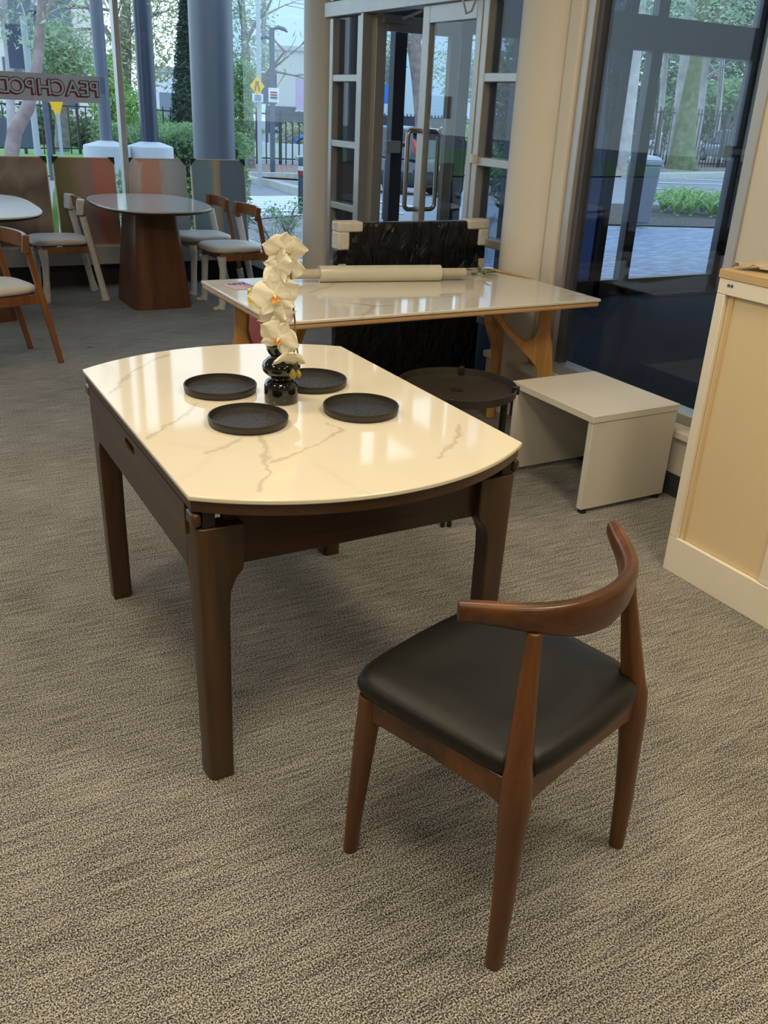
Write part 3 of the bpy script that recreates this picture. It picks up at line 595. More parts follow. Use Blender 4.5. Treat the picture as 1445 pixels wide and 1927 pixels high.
for sx_ in (-1, 1):
    for sy_ in (-1, 1):
        a = math.radians(38); d = Vector((-sx_ * math.cos(a), -sy_ * math.sin(a), 0)); nn = Vector((-d.y, d.x, 0)) * 0.022; o_ = Vector((2.05 + sx_ * 0.73, 3.49 + sy_ * 0.21, 0))
        mb = MB(); vs = []
        for sgn in (-1, 1): vs += [o_ + d * u + Vector((0, 0, z)) + nn * sgn for u, z in LP]
        n = len(LP); fs = [(k, (k + 1) % n, n + (k + 1) % n, n + k) for k in range(n)]
        # caps as quads pairing outer and inner outline
        from mathutils.geometry import tessellate_polygon
        tri = tessellate_polygon([[Vector((u, z, 0)) for u, z in LP]])
        fs += [tuple(t_) for t_ in tri] + [tuple(n + k for k in t_) for t_ in tri]
        mb.add(vs, fs).build('forked_leg', M['oak'], T2, bevel=0.007, seg=3)
# items on it
t = thing('stretch_film_roll', 'roll of clear stretch film on a cardboard core lying on the marble table', 'roll', (2.05, 3.70, 0.752), math.atan2(-0.119, 0.60))
MB().tube([(-0.29, 0, 0.037), (0.30, 0, 0.037)], 0.037, 28).build('film', M['film'], t, local=True, angle=40)
MB().tube([(-0.415, 0, 0.037), (0.43, 0, 0.037)], 0.022, 20).build('core_tube', M['card_core'], t, local=True, angle=40)
t = thing('packing_tape_roll', 'yellow roll of tape standing on the left end of the marble table', 'tape', (1.335, 3.42, 0.752))
MB().lathe([(0.030, 0), (0.042, 0), (0.042, 0.05), (0.030, 0.05), (0.030, 0)], 36, cap=False).build('tape', M['yellow_tape'], t, local=True, angle=40)
MB().lathe([(0.028, 0), (0.0298, 0), (0.0298, 0.051), (0.028, 0.051), (0.028, 0)], 32, cap=False).build('core', M['card_core'], t, local=True, angle=40)
t = thing('price_card', 'small pink printed card lying on the left end of the marble table', 'card', (1.37, 3.76, 0.7525))
MB().add([(1.315, 3.835, 0.7535), (1.332, 3.675, 0.7535), (1.452, 3.675, 0.7535), (1.43, 3.845, 0.7535)], [(0, 1, 2, 3)]).build('sheet', M['pink'], t, solid=0.001)
m = MB()
for k, x in enumerate((1.345, 1.362, 1.374, 1.392, 1.410)): m.box(x, x + 0.009, 3.78, 3.81, 0.7545, 0.755)
m.build('printed_text', M['ink'], t, smooth=False)
t = thing('eucalyptus_leaves', 'dry green leaf sprig lying near the right back corner of the marble table', 'leaves', (2.64, 3.72, 0.752))
rnd = random.Random(4)
for k in range(9):
    a = rnd.uniform(0, 6.28); c0 = Vector((2.64 + rnd.uniform(-0.05, 0.05), 3.70 + rnd.uniform(-0.04, 0.04), 0.756 + rnd.random() * 0.02)); d = Vector((math.cos(a), math.sin(a), rnd.uniform(0.0, 0.35))); s_ = Vector((-math.sin(a), math.cos(a), 0))
    ln = rnd.uniform(0.05, 0.10)
    MB().add([c0, c0 + d * ln * 0.4 + s_ * 0.012, c0 + d * ln + Vector((0, 0, -0.004)), c0 + d * ln * 0.4 - s_ * 0.012, c0 + d * ln * 0.45 + Vector((0, 0, 0.006))], [(0, 1, 4), (1, 2, 4), (2, 3, 4), (3, 0, 4)]).build('leaf', M['leafgreen'], t, solid=0.001)
tag(MB().tube([(2.765, 3.84, 0.757), (2.80, 3.70, 0.757), (2.832, 3.55, 0.756)], [(0.004, 0.013), (0.004, 0.012), (0.002, 0.004)], 8).build('wooden_stick', M['oak_x']), 'flat pointed wooden stick at the right edge of the marble table', 'stick')

# ------------------------------------------------------------------ black wrapped flat pack behind the marble table
B = thing('wrapped_panel', 'tall black panel wrapped in plastic with white foam corners standing behind the marble table', 'package', (2.53, 4.19, 0))
def wrinkled(x0, x1, y0, y1, z0, z1, nx, nz, amp, seed):
    vs = []; fs = []
    for i in range(nx + 1):
        for k in range(nz + 1):
            x = x0 + (x1 - x0) * i / nx; z = z0 + (z1 - z0) * k / nz
            q = noise.noise(Vector((x * 14 + seed, z * 5, seed))) * amp + noise.noise(Vector((x * 40, z * 18, seed + 3))) * amp * 0.5
            if i in (0, nx) or k in (0, nz): q = 0
            vs.append((x, y0 - abs(q), z))
    for i in range(nx):
        for k in range(nz): a = i * (nz + 1) + k; fs.append((a, a + nz + 1, a + nz + 2, a + 1))
    return MB().add(vs, fs)
MB().box(2.06, 2.975, 4.175, 4.225, 0.0, 0.955).build('panel', M['bag'], B, bevel=0.008)
wrinkled(2.062, 2.973, 4.173, 0, 0.01, 0.95, 60, 70, 0.012, 1).build('plastic_wrap', M['bag'], B, angle=180)
for s, xe in ((1, 2.055), (-1, 2.98)):
    MB().box(*sorted((xe, xe + s * 0.140)), 4.150, 4.235, 0.912, 0.963).box(*sorted((xe, xe + s * 0.066)), 4.152, 4.233, 0.825, 0.915).build('foam_corner', M['foam_corner'], B, bevel=0.01, seg=3)
    MB().box(*sorted((xe + s * 0.012, xe + s * 0.05)), 4.158, 4.17, 0.69, 0.755).build('white_tape_strip', M['foam_corner'], B)
mb = MB(); vs = [(2.975, 4.16, 0.97), (3.02, 4.16, 1.0), (2.99, 4.16, 0.90), (2.985, 4.16, 0.78), (2.97, 4.16, 0.72)]
MB().add(vs, [(0, 1, 2), (0, 2, 3), (0, 3, 4)]).build('loose_film', glass_mat('loose_clear_film', (0.85, 0.85, 0.85), 3.0), B)
MB().add([(2.055, 4.16, 0.975), (2.03, 4.16, 0.985), (2.045, 4.16, 0.88)], [(0, 1, 2)]).build('loose_film', bpy.data.materials['loose_clear_film'], B)
tag(MB().box(1.90, 2.02, 5.10, 5.2, 0, 0.30).build('pink_carton', plain('pink_carton', (0.50, 0.16, 0.20), 0.7)), 'small pink carton on the carpet seen under the marble table', 'box')

# ------------------------------------------------------------------ black tray side table
Q = thing('tray_side_table', 'low round black metal tray table between the dining table and white bench', 'table', (1.905, 2.78, 0))
MB().lathe([(0.0, 0.497), (0.226, 0.497), (0.232, 0.500), (0.235, 0.530), (0.231, 0.531), (0.227, 0.504), (0.03, 0.5035), (0.0, 0.5035)], 72).build('tray', M['tray'], Q, local=True, angle=50)
MB().lathe([(0.0, 0.504), (0.026, 0.504), (0.027, 0.5055), (0.0, 0.506)], 28).build('centre_disc', M['black_metal'], Q, local=True)
for k in range(4):
    a = math.radians(-38 + 90 * k); x, y = 0.195 * math.cos(a), 0.195 * math.sin(a)
    MB().tube([(x, y, 0.497), (x, y, 0.0)], 0.009, 12).tube([(x * 0.95 - y * 0.13, y * 0.95 + x * 0.13, 0.497), (x * 0.95 - y * 0.13, y * 0.95 + x * 0.13, 0.0)], 0.009, 12).build('leg', M['black_metal'], Q, local=True)
    x2, y2 = 0.228 * math.cos(a), 0.228 * math.sin(a)
    MB().obox((x2, y2, 0.522), (0.03, 0.02, 0.03), (0, 0, a)).build('tray_clip', M['black_metal'], Q, bevel=0.002, local=True)
MB().loft([[(0.19 * math.cos(2 * PI * k / 40) * q, 0.19 * math.sin(2 * PI * k / 40) * q, z) for k in range(40)] for q, z in ((1.02, 0.12), (1.06, 0.12), (1.06, 0.135), (1.02, 0.135))], cap=False, closed=True).build('ring', M['black_metal'], Q, local=True)

# ------------------------------------------------------------------ white bench and tambour cabinet
W = thing('white_bench', 'low white laminate bench table under the right window', 'bench', (2.61, 2.78, 0))
MB().box(2.372, 2.842, 2.495, 3.03, 0.396, 0.424).build('bench_top', M['laminate'], W, bevel=0.0015)
for y in (2.500, 2.992): MB().box(2.378, 2.838, y, y + 0.028, 0.018, 0.395).build('side_panel', M['laminate'], W, bevel=0.0015)
MB().box(2.80, 2.82, 2.53, 2.99, 0.30, 0.395).build('back_rail', M['laminate'], W, bevel=0.0015)
for x in (2.40, 2.81):
    for y in (2.514, 3.006): MB().lathe([(0.018, 0), (0.018, 0.01), (0.008, 0.012), (0.008, 0.018)], 16, (x, y, 0)).build('foot', M['rubber'], W)
K = thing('tambour_cabinet', 'cream white metal cabinet with roller shutter door and timber top at the right', 'cabinet', (2.58, 1.45, 0))
X0, X1, Y0, Y1 = 2.35, 2.80, 0.99, 2.003
MB().box(X0 + 0.03, X1, Y0, Y1, 0.05, 1.02).build('carcass', M['cab_white'], K, bevel=0.002)
MB().box(X0, X0 + 0.03, Y0, Y1, 0.0, 0.135).build('plinth', M['cab_white'], K, bevel=0.002)
MB().box(X0, X0 + 0.03, Y0, Y1, 1.0, 1.048).build('top_rail', M['cab_white'], K, bevel=0.002)
for y0, y1 in ((Y1 - 0.034, Y1), (Y0, Y0 + 0.034)): MB().box(X0, X0 + 0.03, y0, y1, 0.136, 0.999).build('stile', M['cab_white'], K, bevel=0.002)
MB().box(X0 - 0.002, X1 + 0.002, Y0 - 0.002, Y1 + 0.004, 1.049, 1.076).build('cabinet_top', M['beech'], K, bevel=0.0015)
def tambour():
    m, nt, N, L, b = new('tambour_door')
    tc = N.new('ShaderNodeTexCoord'); wv = N.new('ShaderNodeTexWave'); wv.wave_type = 'BANDS'; wv.bands_direction = 'Y'; wv.inputs['Scale'].default_value = 26; L.new(tc.outputs['Object'], wv.inputs[0])
    bp = N.new('ShaderNodeBump'); bp.inputs['Strength'].default_value = 0.25; bp.inputs['Distance'].default_value = 0.002; L.new(wv.outputs['Fac'], bp.inputs['Height']); L.new(bp.outputs[0], b.inputs['Normal'])
    setp(b, Base_Color=(0.78, 0.62, 0.37, 1), Roughness=0.5); return m
ymid = 1.595
d_ = MB().box(X0 + 0.016, X0 + 0.026, ymid + 0.02, Y1 - 0.036, 0.137, 0.998).build('shutter_door', tambour(), K)
MB().box(X0 + 0.010, X0 + 0.020, Y1 - 0.062, Y1 - 0.058, 0.14, 0.998).build('edge_strip', plain('edge_strip', (0.66, 0.52, 0.31), 0.5), d_)
MB().box(X0 + 0.006, X0 + 0.026, ymid - 0.025, ymid + 0.018, 0.137, 0.998).build('meeting_stile', M['cab_white'], K, bevel=0.002)
MB().box(X0 + 0.016, X0 + 0.026, Y0 + 0.036, ymid - 0.027, 0.137, 0.998).build('shutter_door', bpy.data.materials['tambour_door'], K)
def text_obj(body, mat, parent, size, loc, rot, name='lettering', offset=0.0, extrude=0.0005, align='CENTER', outline=0.0):
    cu = bpy.data.curves.new('t', 'FONT'); cu.body = body; cu.size = size; cu.align_x = align; cu.align_y = 'CENTER'; cu.extrude = extrude; cu.offset = offset
    tmp = bpy.data.objects.new('t', cu); COL.objects.link(tmp)
    dg = bpy.context.evaluated_depsgraph_get(); me = bpy.data.meshes.new_from_object(tmp.evaluated_get(dg)); bpy.data.objects.remove(tmp)
    me.transform(Matrix.Translation(loc) @ Euler(rot).to_matrix().to_4x4())
    if parent is not None and '_loc' in parent: me.transform((Matrix.Translation(parent['_loc']) @ Matrix.Rotation(parent['_rz'], 4, 'Z')).inverted())
    me.materials.clear(); me.materials.append(mat); o = bpy.data.objects.new(name, me); COL.objects.link(o); o.parent = parent; return o
text_obj('BH8', M['ink'], K, 0.013, (X0 - 0.001, 1.955, 1.030), (PI / 2, 0, -PI / 2), 'engraved_number')
P = thing('torn_kraft_paper', 'torn brown kraft paper lying on the cabinet timber top', 'paper', (2.66, 1.95, 1.076))
rnd = random.Random(9); pts = []
edge = [(2.375, 1.990), (2.45, 1.992), (2.60, 1.99), (2.76, 1.98), (2.78, 1.70), (2.60, 1.68), (2.50, 1.76), (2.46, 1.84), (2.42, 1.91), (2.385, 1.95)]
N_ = 14; vs = []; fs = []
c0 = Vector((2.58, 1.88, 1.108))
ring = []
for i in range(len(edge)):
    a = Vector(edge[i]); b2 = Vector(edge[(i + 1) % len(edge)])
    for k in range(4): q = a.lerp(b2, k / 4); ring.append(Vector((q.x + rnd.uniform(-0.006, 0.006), q.y + rnd.uniform(-0.006, 0.006), 1.080 + rnd.random() * 0.016)))
loops = []
for k in range(5):
    f_ = 1 - k / 5; loops.append([c0.lerp(r_, f_) + Vector((0, 0, rnd.uniform(0, 0.008))) for r_ in ring])
loops.append([c0 + (r_ - c0) * 0.02 for r_ in ring])
MB().loft(loops, cap=False).build('sheet', M['paper'], P, solid=0.001, angle=20)
MB().obox((2.47, 1.86, 1.104), (0.06, 0.04, 0.012), (0.3, 0.1, 0.7)).build('crumpled_scrap', M['paper_dk'], P, bevel=0.004)
#FURN_END
# ------------------------------------------------------------------ showroom tables and chairs at the back
def super_outline(hx, hy, e, n=64): 
    o = []
    for k in range(n):
        a = 2 * PI * k / n; c, s = math.cos(a), math.sin(a); o.append((hx * math.copysign(abs(c) ** (2 / e), c), hy * math.copysign(abs(s) ** (2 / e), s)))
    return o
def pedestal_table(label, loc, hx, hy, e, top_mat, base, topb, edge):
    t = thing('pedestal_table', label, 'table', loc)
    MB().prism(super_outline(hx, hy, e), 0.744, 0.756, lambda u, v, q: (u, v, q)).build('tabletop', top_mat, t, bevel=0.004, local=True)
    MB().loft([[(u, v, z) for u, v in super_outline(hx - d, hy - d, e)] for z, d in ((0.7435, 0.004), (0.732, 0.010), (0.722, 0.06), (0.716, 0.14))]).build('top_edge', edge, t, local=True, angle=60)
    (bx, by), (tx, ty) = base, topb
    MB().loft([[(u * wx, v * wy, z) for u, v in super_outline(1, 1, 7, 40)] for z, wx, wy in ((0.0, bx, by), (0.012, bx, by), (0.70, tx, ty), (0.7155, tx, ty))]).build('pedestal', M['pedwood'], t, bevel=0.0, local=True, angle=50)
    return t
pedestal_table('oval grey-topped table on a tapered walnut pedestal, between the wrapped chairs', (1.90, 7.12, 0), 0.42, 0.66, 2.6, M['stone_grey'], (0.235, 0.30), (0.165, 0.22), M['walnut_dk_x'])
pedestal_table('pale-topped table with cut corners on a walnut pedestal at the left edge', (0.56, 7.02, 0), 0.50, 0.78, 3.4, plain('matt_pale_top', (0.60, 0.60, 0.58), 0.35, 0.02, 5), (0.27, 0.30), (0.17, 0.22), M['black_metal'])

def make_chair2(label, wrapped, bare_pad=None, open_rear=False):
    t = thing('dining_chair', label, 'chair', (0, 0, 0))
    wd = M['chairwood']
    def lw(o, pts, r, name='foam_sleeve'): return MB().tube(pts, r, 14).build(name, M['foam'], o, local=True, angle=60)
    for s in (-1, 1):
        bx = 0.205
        def bar(p, q, w0, d0, w1, d1):
            return MB().loft([[(p[0] + a * w0 / 2, p[1] + b * d0 / 2, p[2]) for a, b in ((-1, -1), (1, -1), (1, 1), (-1, 1))], [((p[0] + q[0]) / 2 + a * (w0 + w1) / 3.7, (p[1] + q[1]) / 2 + b * (d0 + d1) / 3.5, (p[2] + q[2]) / 2) for a, b in ((-1, -1), (1, -1), (1, 1), (-1, 1))], [(q[0] + a * w1 / 2, q[1] + b * d1 / 2, q[2]) for a, b in ((-1, -1), (1, -1), (1, 1), (-1, 1))]])
        rl = bar((s * bx, 0.0, 0), (s * 0.212, 0.135, 0.70), 0.026, 0.030, 0.024, 0.034).build('rear_leg', wd, t, bevel=0.004, local=True)
        fl = bar((s * 0.195, 0.440, 0), (s * 0.195, 0.425, 0.42), 0.028, 0.030, 0.038, 0.040).build('front_leg', wd, t, bevel=0.004, local=True)
        MB().box(s * 0.198 - 0.012, s * 0.198 + 0.012, 0.075, 0.43, 0.365, 0.418).build('side_rail', wd, t, bevel=0.003, local=True)
        if wrapped:
            p0, p1 = Vector((s * 0.195, 0.443, 0.0)), Vector((s * 0.195, 0.427, 0.34)); top = 0.40 if s < 0 else 0.36
            q = [p0 + Vector((0, 0.012, 0.002)), p0.lerp(p1, 0.12), p0.lerp(p1, 0.5), p0.lerp(p1, 0.9), p1 + Vector((0, 0.01, top - 0.34))]
            lw(fl, q, [0.036, 0.027, 0.025, 0.027, 0.036])
            MB().tube([(s * 0.195, 0.455, 0.006), (s * 0.195, 0.50, 0.008), (s * 0.19, 0.515, 0.012)], [0.016, 0.018, 0.008], 10).build('foam_tail', M['foam'], fl, local=True)
            hi = 0.64 if (wrapped == 2 or s > 0) else 0.20
            q = [Vector((s * bx, 0.0, 0.0)).lerp(Vector((s * 0.212, 0.135, 0.70)), f) for f in (0.003, 0.12, 0.4 * hi, 0.8 * hi, hi / 0.70 if hi < 0.7 else 1)]
            if hi > 0.3 or True: lw(rl, q, [0.034, 0.026, 0.025, 0.025, 0.027])
    MB().box(-0.19, 0.19, 0.412, 0.434, 0.365, 0.418).build('front_rail', wd, t, bevel=0.003, local=True)
    MB().box(-0.19, 0.19, 0.075, 0.095, 0.365, 0.418).build('rear_rail', wd, t, bevel=0.003, local=True)
    def sl(sc_, z):
        o = []
        for u, v in super_outline(1, 1, 3.6, 48):
            o.append((u * (0.225 + 0.015 * v) * sc_, 0.285 + v * 0.225 * (1 - (1 - sc_) * 0.95), z + 0.006 * u * u * sc_))
        return o
    MB().loft([sl(0.86, 0.419), sl(0.97, 0.425), sl(1.0, 0.438), sl(0.985, 0.452), sl(0.92, 0.462), sl(0.75, 0.468), sl(0.45, 0.466), sl(0.1, 0.464)]).build('seat', M['cream_pad'] if not bare_pad else bare_pad, t, local=True, angle=180)
    # curved crest band in plan
    loops = []
    for k in range(17):
        u = -1 + k / 8; x = u * 0.238; y = 0.098 + 0.052 * abs(u) ** 2.2; h = 0.092 - 0.012 * abs(u)
        d = Vector((1, 0.052 * 2.2 * abs(u) ** 1.2 * (1 if u > 0 else -1) / 0.238, 0)).normalized(); nn = Vector((-d.y, d.x, 0)) * 0.010; c = Vector((x, y, 0.757))
        tl = Vector((0, 0.030, 0))
        loops.append([tuple(c - nn), tuple(c + nn), tuple(c + nn - Vector((0, 0, h)) - tl * 0.4), tuple(c - nn - Vector((0, 0, h)) - tl * 0.4)])
    cr_ = MB().loft(loops).build('crest_rail', wd, t, bevel=0.003, local=True)
    if wrapped == 2:
        for s in (-1, 1): MB().obox((s * 0.205, 0.135, 0.705), (0.10, 0.055, 0.115), (0.1, 0, 0.25 * s)).build('foam_wrap', M['foam'], cr_, bevel=0.012, seg=3, local=True)
    else:
        for s in (-1, 1): MB().obox((s * 0.214, 0.140, 0.705), (0.040, 0.036, 0.098), (0.12, 0, 0.25 * s)).build('crest_block', wd, cr_, bevel=0.004, local=True)
    return t
A_ = make_chair2('bare walnut chair with plastic-covered cream seat at the left edge', 0)
A_.location = (0.83, 5.73, 0); A_.rotation_euler = (0, 0, math.radians(106))
B_ = make_chair2('chair with foam wrapped legs and foam wrapped backrest, left of the oval table', 2)
B_.location = (1.56, 7.49, 0); B_.rotation_euler = (0, 0, math.radians(90))
C_ = make_chair2('front one of the two foam-legged chairs right of the oval table', 1)
C_.location = (2.75, 6.90, 0); C_.rotation_euler = (0, 0, math.radians(92))
D_ = dup(C_, (2.72, 7.50, 0), math.radians(91), 'rear one of the two foam-legged chairs right of the oval table')
for o in (C_, D_): o['group'] = 'foam wrapped chairs right of the oval table'

# ------------------------------------------------------------------ paintings leaning on the back ledge
def painting(name, stops, axis='X', nscale=3, distort=0.35, detail=8):
    m, nt, N, L, b = new(name)
    tc = N.new('ShaderNodeTexCoord'); n = N.new('ShaderNodeTexNoise'); n.inputs['Scale'].default_value = nscale; n.inputs['Detail'].default_value = detail; n.inputs['Distortion'].default_value = 0.6
    mp = N.new('ShaderNodeMapping'); mp.inputs['Scale'].default_value = (2.0, 1, 0.7); L.new(tc.outputs['Object'], mp.inputs[0]); L.new(mp.outputs[0], n.inputs['Vector'])
    sp = N.new('ShaderNodeSeparateXYZ'); L.new(tc.outputs['Object'], sp.inputs[0])
    mr = N.new('ShaderNodeMapRange'); mr.inputs[1].default_value = -0.24 if axis == 'X' else 0.0; mr.inputs[2].default_value = 0.24 if axis == 'X' else 0.68; L.new(sp.outputs[axis], mr.inputs[0])
    sb = N.new('ShaderNodeMath'); sb.operation = 'SUBTRACT'; sb.inputs[1].default_value = 0.5; L.new(n.outputs['Fac'], sb.inputs[0])
    ad = N.new('ShaderNodeMath'); ad.operation = 'MULTIPLY_ADD'; ad.inputs[1].default_value = distort; L.new(sb.outputs[0], ad.inputs[0]); L.new(mr.outputs[0], ad.inputs[2])
    r = N.new('ShaderNodeValToRGB'); L.new(ad.outputs[0], r.inputs[0]); e = r.color_ramp.elements
    e[0].position = stops[0][0]; e[0].color = stops[0][1] + (1,); e[1].position = stops[-1][0]; e[1].color = stops[-1][1] + (1,)
    for p, c in stops[1:-1]: q = e.new(p); q.color = c + (1,)
    for q in e: q.color = tuple(min(1, x * 1.3) for x in q.color[:3]) + (1,)
    L.new(r.outputs[0], b.inputs['Base Color']); setp(b, Roughness=0.55, Coat_Weight=0.5, Coat_Roughness=0.12); return m
def picture(x0, x1, mat, edge, label):
    t = thing('painting', label, 'painting', ((x0 + x1) / 2, 7.832, 0.3415), 0.0, 'paintings leaning on the back window ledge')
    h = 0.683; hw = (x1 - x0) / 2
    o = [MB().box(-hw + 0.006, hw - 0.006, 0.0, 0.022, 0.006, h - 0.006).build('canvas', mat, t, local=True, smooth=False)]
    f = MB().box(-hw, -hw + 0.008, -0.003, 0.026, 0, h).box(hw - 0.008, hw, -0.003, 0.026, 0, h).box(-hw, hw, -0.003, 0.026, 0, 0.008).box(-hw, hw, -0.003, 0.026, h - 0.008, h)
    o.append(f.build('frame', edge, t, local=True, bevel=0.001))
    for s in (-1, 1):
        o.append(MB().prism([(s * (hw + 0.002), h + 0.003), (s * (hw - 0.050), h + 0.003), (s * (hw + 0.002), h - 0.055)], -0.006, 0.028, lambda u, v, q: (u, q, v)).build('corner_guard', M['rubber'], t, local=True))
    t.rotation_euler = (math.radians(-6.5), 0, 0)
    return t
gold = plain('thin_gold_edge', (0.62, 0.50, 0.30), 0.4)
picture(0.84, 1.318, painting('brown_painting', [(0.0, (0.075, 0.060, 0.045)), (0.35, (0.22, 0.165, 0.13)), (0.62, (0.10, 0.075, 0.06)), (0.8, (0.24, 0.18, 0.14)), (1.0, (0.17, 0.12, 0.10))], 'Z', 3, 0.8), gold, 'brown and grey stormy abstract painting, leftmost on the window ledge')
picture(1.362, 1.848, painting('olive_red_painting', [(0.0, (0.10, 0.095, 0.03)), (0.25, (0.14, 0.12, 0.045)), (0.42, (0.26, 0.16, 0.12)), (0.58, (0.24, 0.16, 0.15)), (0.7, (0.45, 0.13, 0.09)), (1.0, (0.36, 0.17, 0.11))], 'X', 3, 0.25), gold, 'olive green to salmon red striped abstract painting behind the wrapped chair')
picture(1.955, 2.445, painting('peach_painting', [(0.0, (0.42, 0.30, 0.25)), (0.16, (0.52, 0.42, 0.37)), (0.22, (0.55, 0.25, 0.16)), (0.58, (0.52, 0.27, 0.19)), (0.63, (0.42, 0.40, 0.38)), (1.0, (0.26, 0.29, 0.31))], 'X', 2.4, 0.8, 4), gold, 'peach and grey abstract painting standing behind the oval table')
picture(2.492, 2.978, painting('teal_painting', [(0.0, (0.13, 0.20, 0.22)), (0.35, (0.15, 0.21, 0.22)), (0.42, (0.40, 0.26, 0.11)), (0.50, (0.28, 0.20, 0.12)), (0.55, (0.10, 0.13, 0.15)), (1.0, (0.11, 0.15, 0.18))], 'X', 3, 0.22), gold, 'teal abstract painting with a golden vertical streak, rightmost on the ledge')

# ------------------------------------------------------------------ paper sign taped on the back window (mirror image from inside)
SG = thing('window_sign', 'white paper banner with black and red outlined letters taped to the back window', 'sign', (1.2, 7.92, 1.42))
for x0, x1 in ((1.505, 1.786), (1.298, 1.503), (0.90, 1.296)): MB().box(x0, x1, 7.918, 7.922, 1.420, 1.615).build('sheet', M['sign_paper'], SG, smooth=False)
for ch, x in (('P', 1.742), ('E', 1.668), ('A', 1.575), ('C', 1.462), ('H', 1.364), ('P', 1.262), ('O', 1.160), ('D', 1.060)):
    for k, (mt_, off, y, dx, dz) in enumerate(((M['red_ink'], 0.004, 7.9165, -0.011, -0.007), (M['ink'], 0.0055, 7.9155, 0, 0), (M['sign_paper'], 0.0, 7.9145, 0, 0))):
        text_obj(ch, mt_, SG, 0.155, (x + dx, y, 1.515 + dz), (PI / 2, 0, PI), 'letter_' + ('shadow', 'outline', 'face')[k], off, 0.0002)
MB().box(1.786, 1.83, 7.92, 7.9215, 1.49, 1.61).build('clear_tape', glass_mat('clear_tape', (0.8, 0.85, 0.9), 2.0), SG, smooth=False)

# ------------------------------------------------------------------ outdoors
def gz(x, y): return -0.05 * min(max(math.hypot(x, y) - 14, 0), 14) - 0.02
RM = cam.matrix_world.to_3x3()
def ray(u, v): return (RM @ Vector(((u - 722.5) / 1670, -(v - 963.5) / 1670, -1)))
def at(u, v, D):
    r = ray(u, v); t_ = D / math.hypot(r.x, r.y); return Vector((r.x * t_, r.y * t_, 1.495 + r.z * t_))
def gp(u, v):
    r = ray(u, v); t_ = 2.0
    while t_ < 150:
        p = Vector((0, 0, 1.495)) + r * t_
        if p.z < gz(p.x, p.y): return p
        t_ += 0.05
    return p
def ground_patch(corners, dz, nu=24, nv=24):
    a, b, c, d = [Vector(p) for p in corners]; vs = []; fs = []
    for i in range(nu + 1):
        for j in range(nv + 1):
            p = a.lerp(b, i / nu).lerp(d.lerp(c, i / nu), j / nv); vs.append((p.x, p.y, gz(p.x, p.y) + dz))
    for i in range(nu):
        for j in range(nv): q = i * (nv + 1) + j; fs.append((q, q + nv + 1, q + nv + 2, q + 1))
    return MB().add(vs, fs)
def speckle(name, cols, scale, rough=0.9, bump=0.3, stretch=(1, 1, 1)):
    m, nt, N, L, b = new(name); tc = N.new('ShaderNodeTexCoord'); mp = N.new('ShaderNodeMapping'); mp.inputs['Scale'].default_value = stretch; L.new(tc.outputs['Object'], mp.inputs[0])
    n = N.new('ShaderNodeTexNoise'); n.inputs['Scale'].default_value = scale; n.inputs['Detail'].default_value = 6; n.inputs['Roughness'].default_value = 0.75; L.new(mp.outputs[0], n.inputs['Vector'])
    r = N.new('ShaderNodeValToRGB'); L.new(n.outputs['Fac'], r.inputs[0]); e = r.color_ramp.elements
    e[0].position = 0.36; e[0].color = cols[0] + (1,); e[1].position = 0.66; e[1].color = cols[-1] + (1,)
    for k, c in enumerate(cols[1:-1]): q = e.new(0.36 + 0.3 * (k + 1) / (len(cols) - 1)); q.color = c + (1,)
    L.new(r.outputs[0], b.inputs['Base Color']); setp(b, Roughness=rough)
    bp = N.new('ShaderNodeBump'); bp.inputs['Strength'].default_value = bump; bp.inputs['Distance'].default_value = 0.03; L.new(n.outputs['Fac'], bp.inputs['Height']); L.new(bp.outputs[0], b.inputs['Normal']); return m
asphalt = speckle('asphalt', [(0.22, 0.22, 0.24), (0.30, 0.30, 0.33)], 12)
mulch = speckle('bark_mulch', [(0.10, 0.06, 0.05), (0.30, 0.20, 0.17), (0.60, 0.48, 0.42)], 9)
mulch_dk = speckle('dark_mulch', [(0.012, 0.009, 0.008), (0.045, 0.030, 0.026), (0.22, 0.18, 0.16)], 22)
leaflit = speckle('leaf_litter', [(0.10, 0.11, 0.11), (0.28, 0.28, 0.27), (0.62, 0.58, 0.54)], 26)
grass = speckle('lawn_grass', [(0.12, 0.26, 0.07), (0.26, 0.44, 0.14)], 20)
paving = speckle('slate_paving', [(0.07, 0.09, 0.15), (0.15, 0.19, 0.29), (0.36, 0.42, 0.56)], 3.2, 0.5, 0.1, (1.0, 5.0, 1))
concrete = speckle('kerb_concrete', [(0.36, 0.37, 0.34), (0.52, 0.53, 0.50)], 5)
def stripes():
    m, nt, N, L, b = new('striped_walkway'); tc = N.new('ShaderNodeTexCoord'); wv = N.new('ShaderNodeTexWave'); wv.wave_type = 'BANDS'; wv.bands_direction = 'Y'; wv.inputs['Scale'].default_value = 0.62
    L.new(tc.outputs['Object'], wv.inputs[0]); r = N.new('ShaderNodeValToRGB'); r.color_ramp.elements[0].position = 0.36; r.color_ramp.elements[1].position = 0.52
    r.color_ramp.elements[0].color = (0.30, 0.36, 0.40, 1); r.color_ramp.elements[1].color = (0.85, 0.90, 0.92, 1); L.new(wv.outputs['Fac'], r.inputs[0]); L.new(r.outputs[0], b.inputs['Base Color']); setp(b, Roughness=0.8); return m
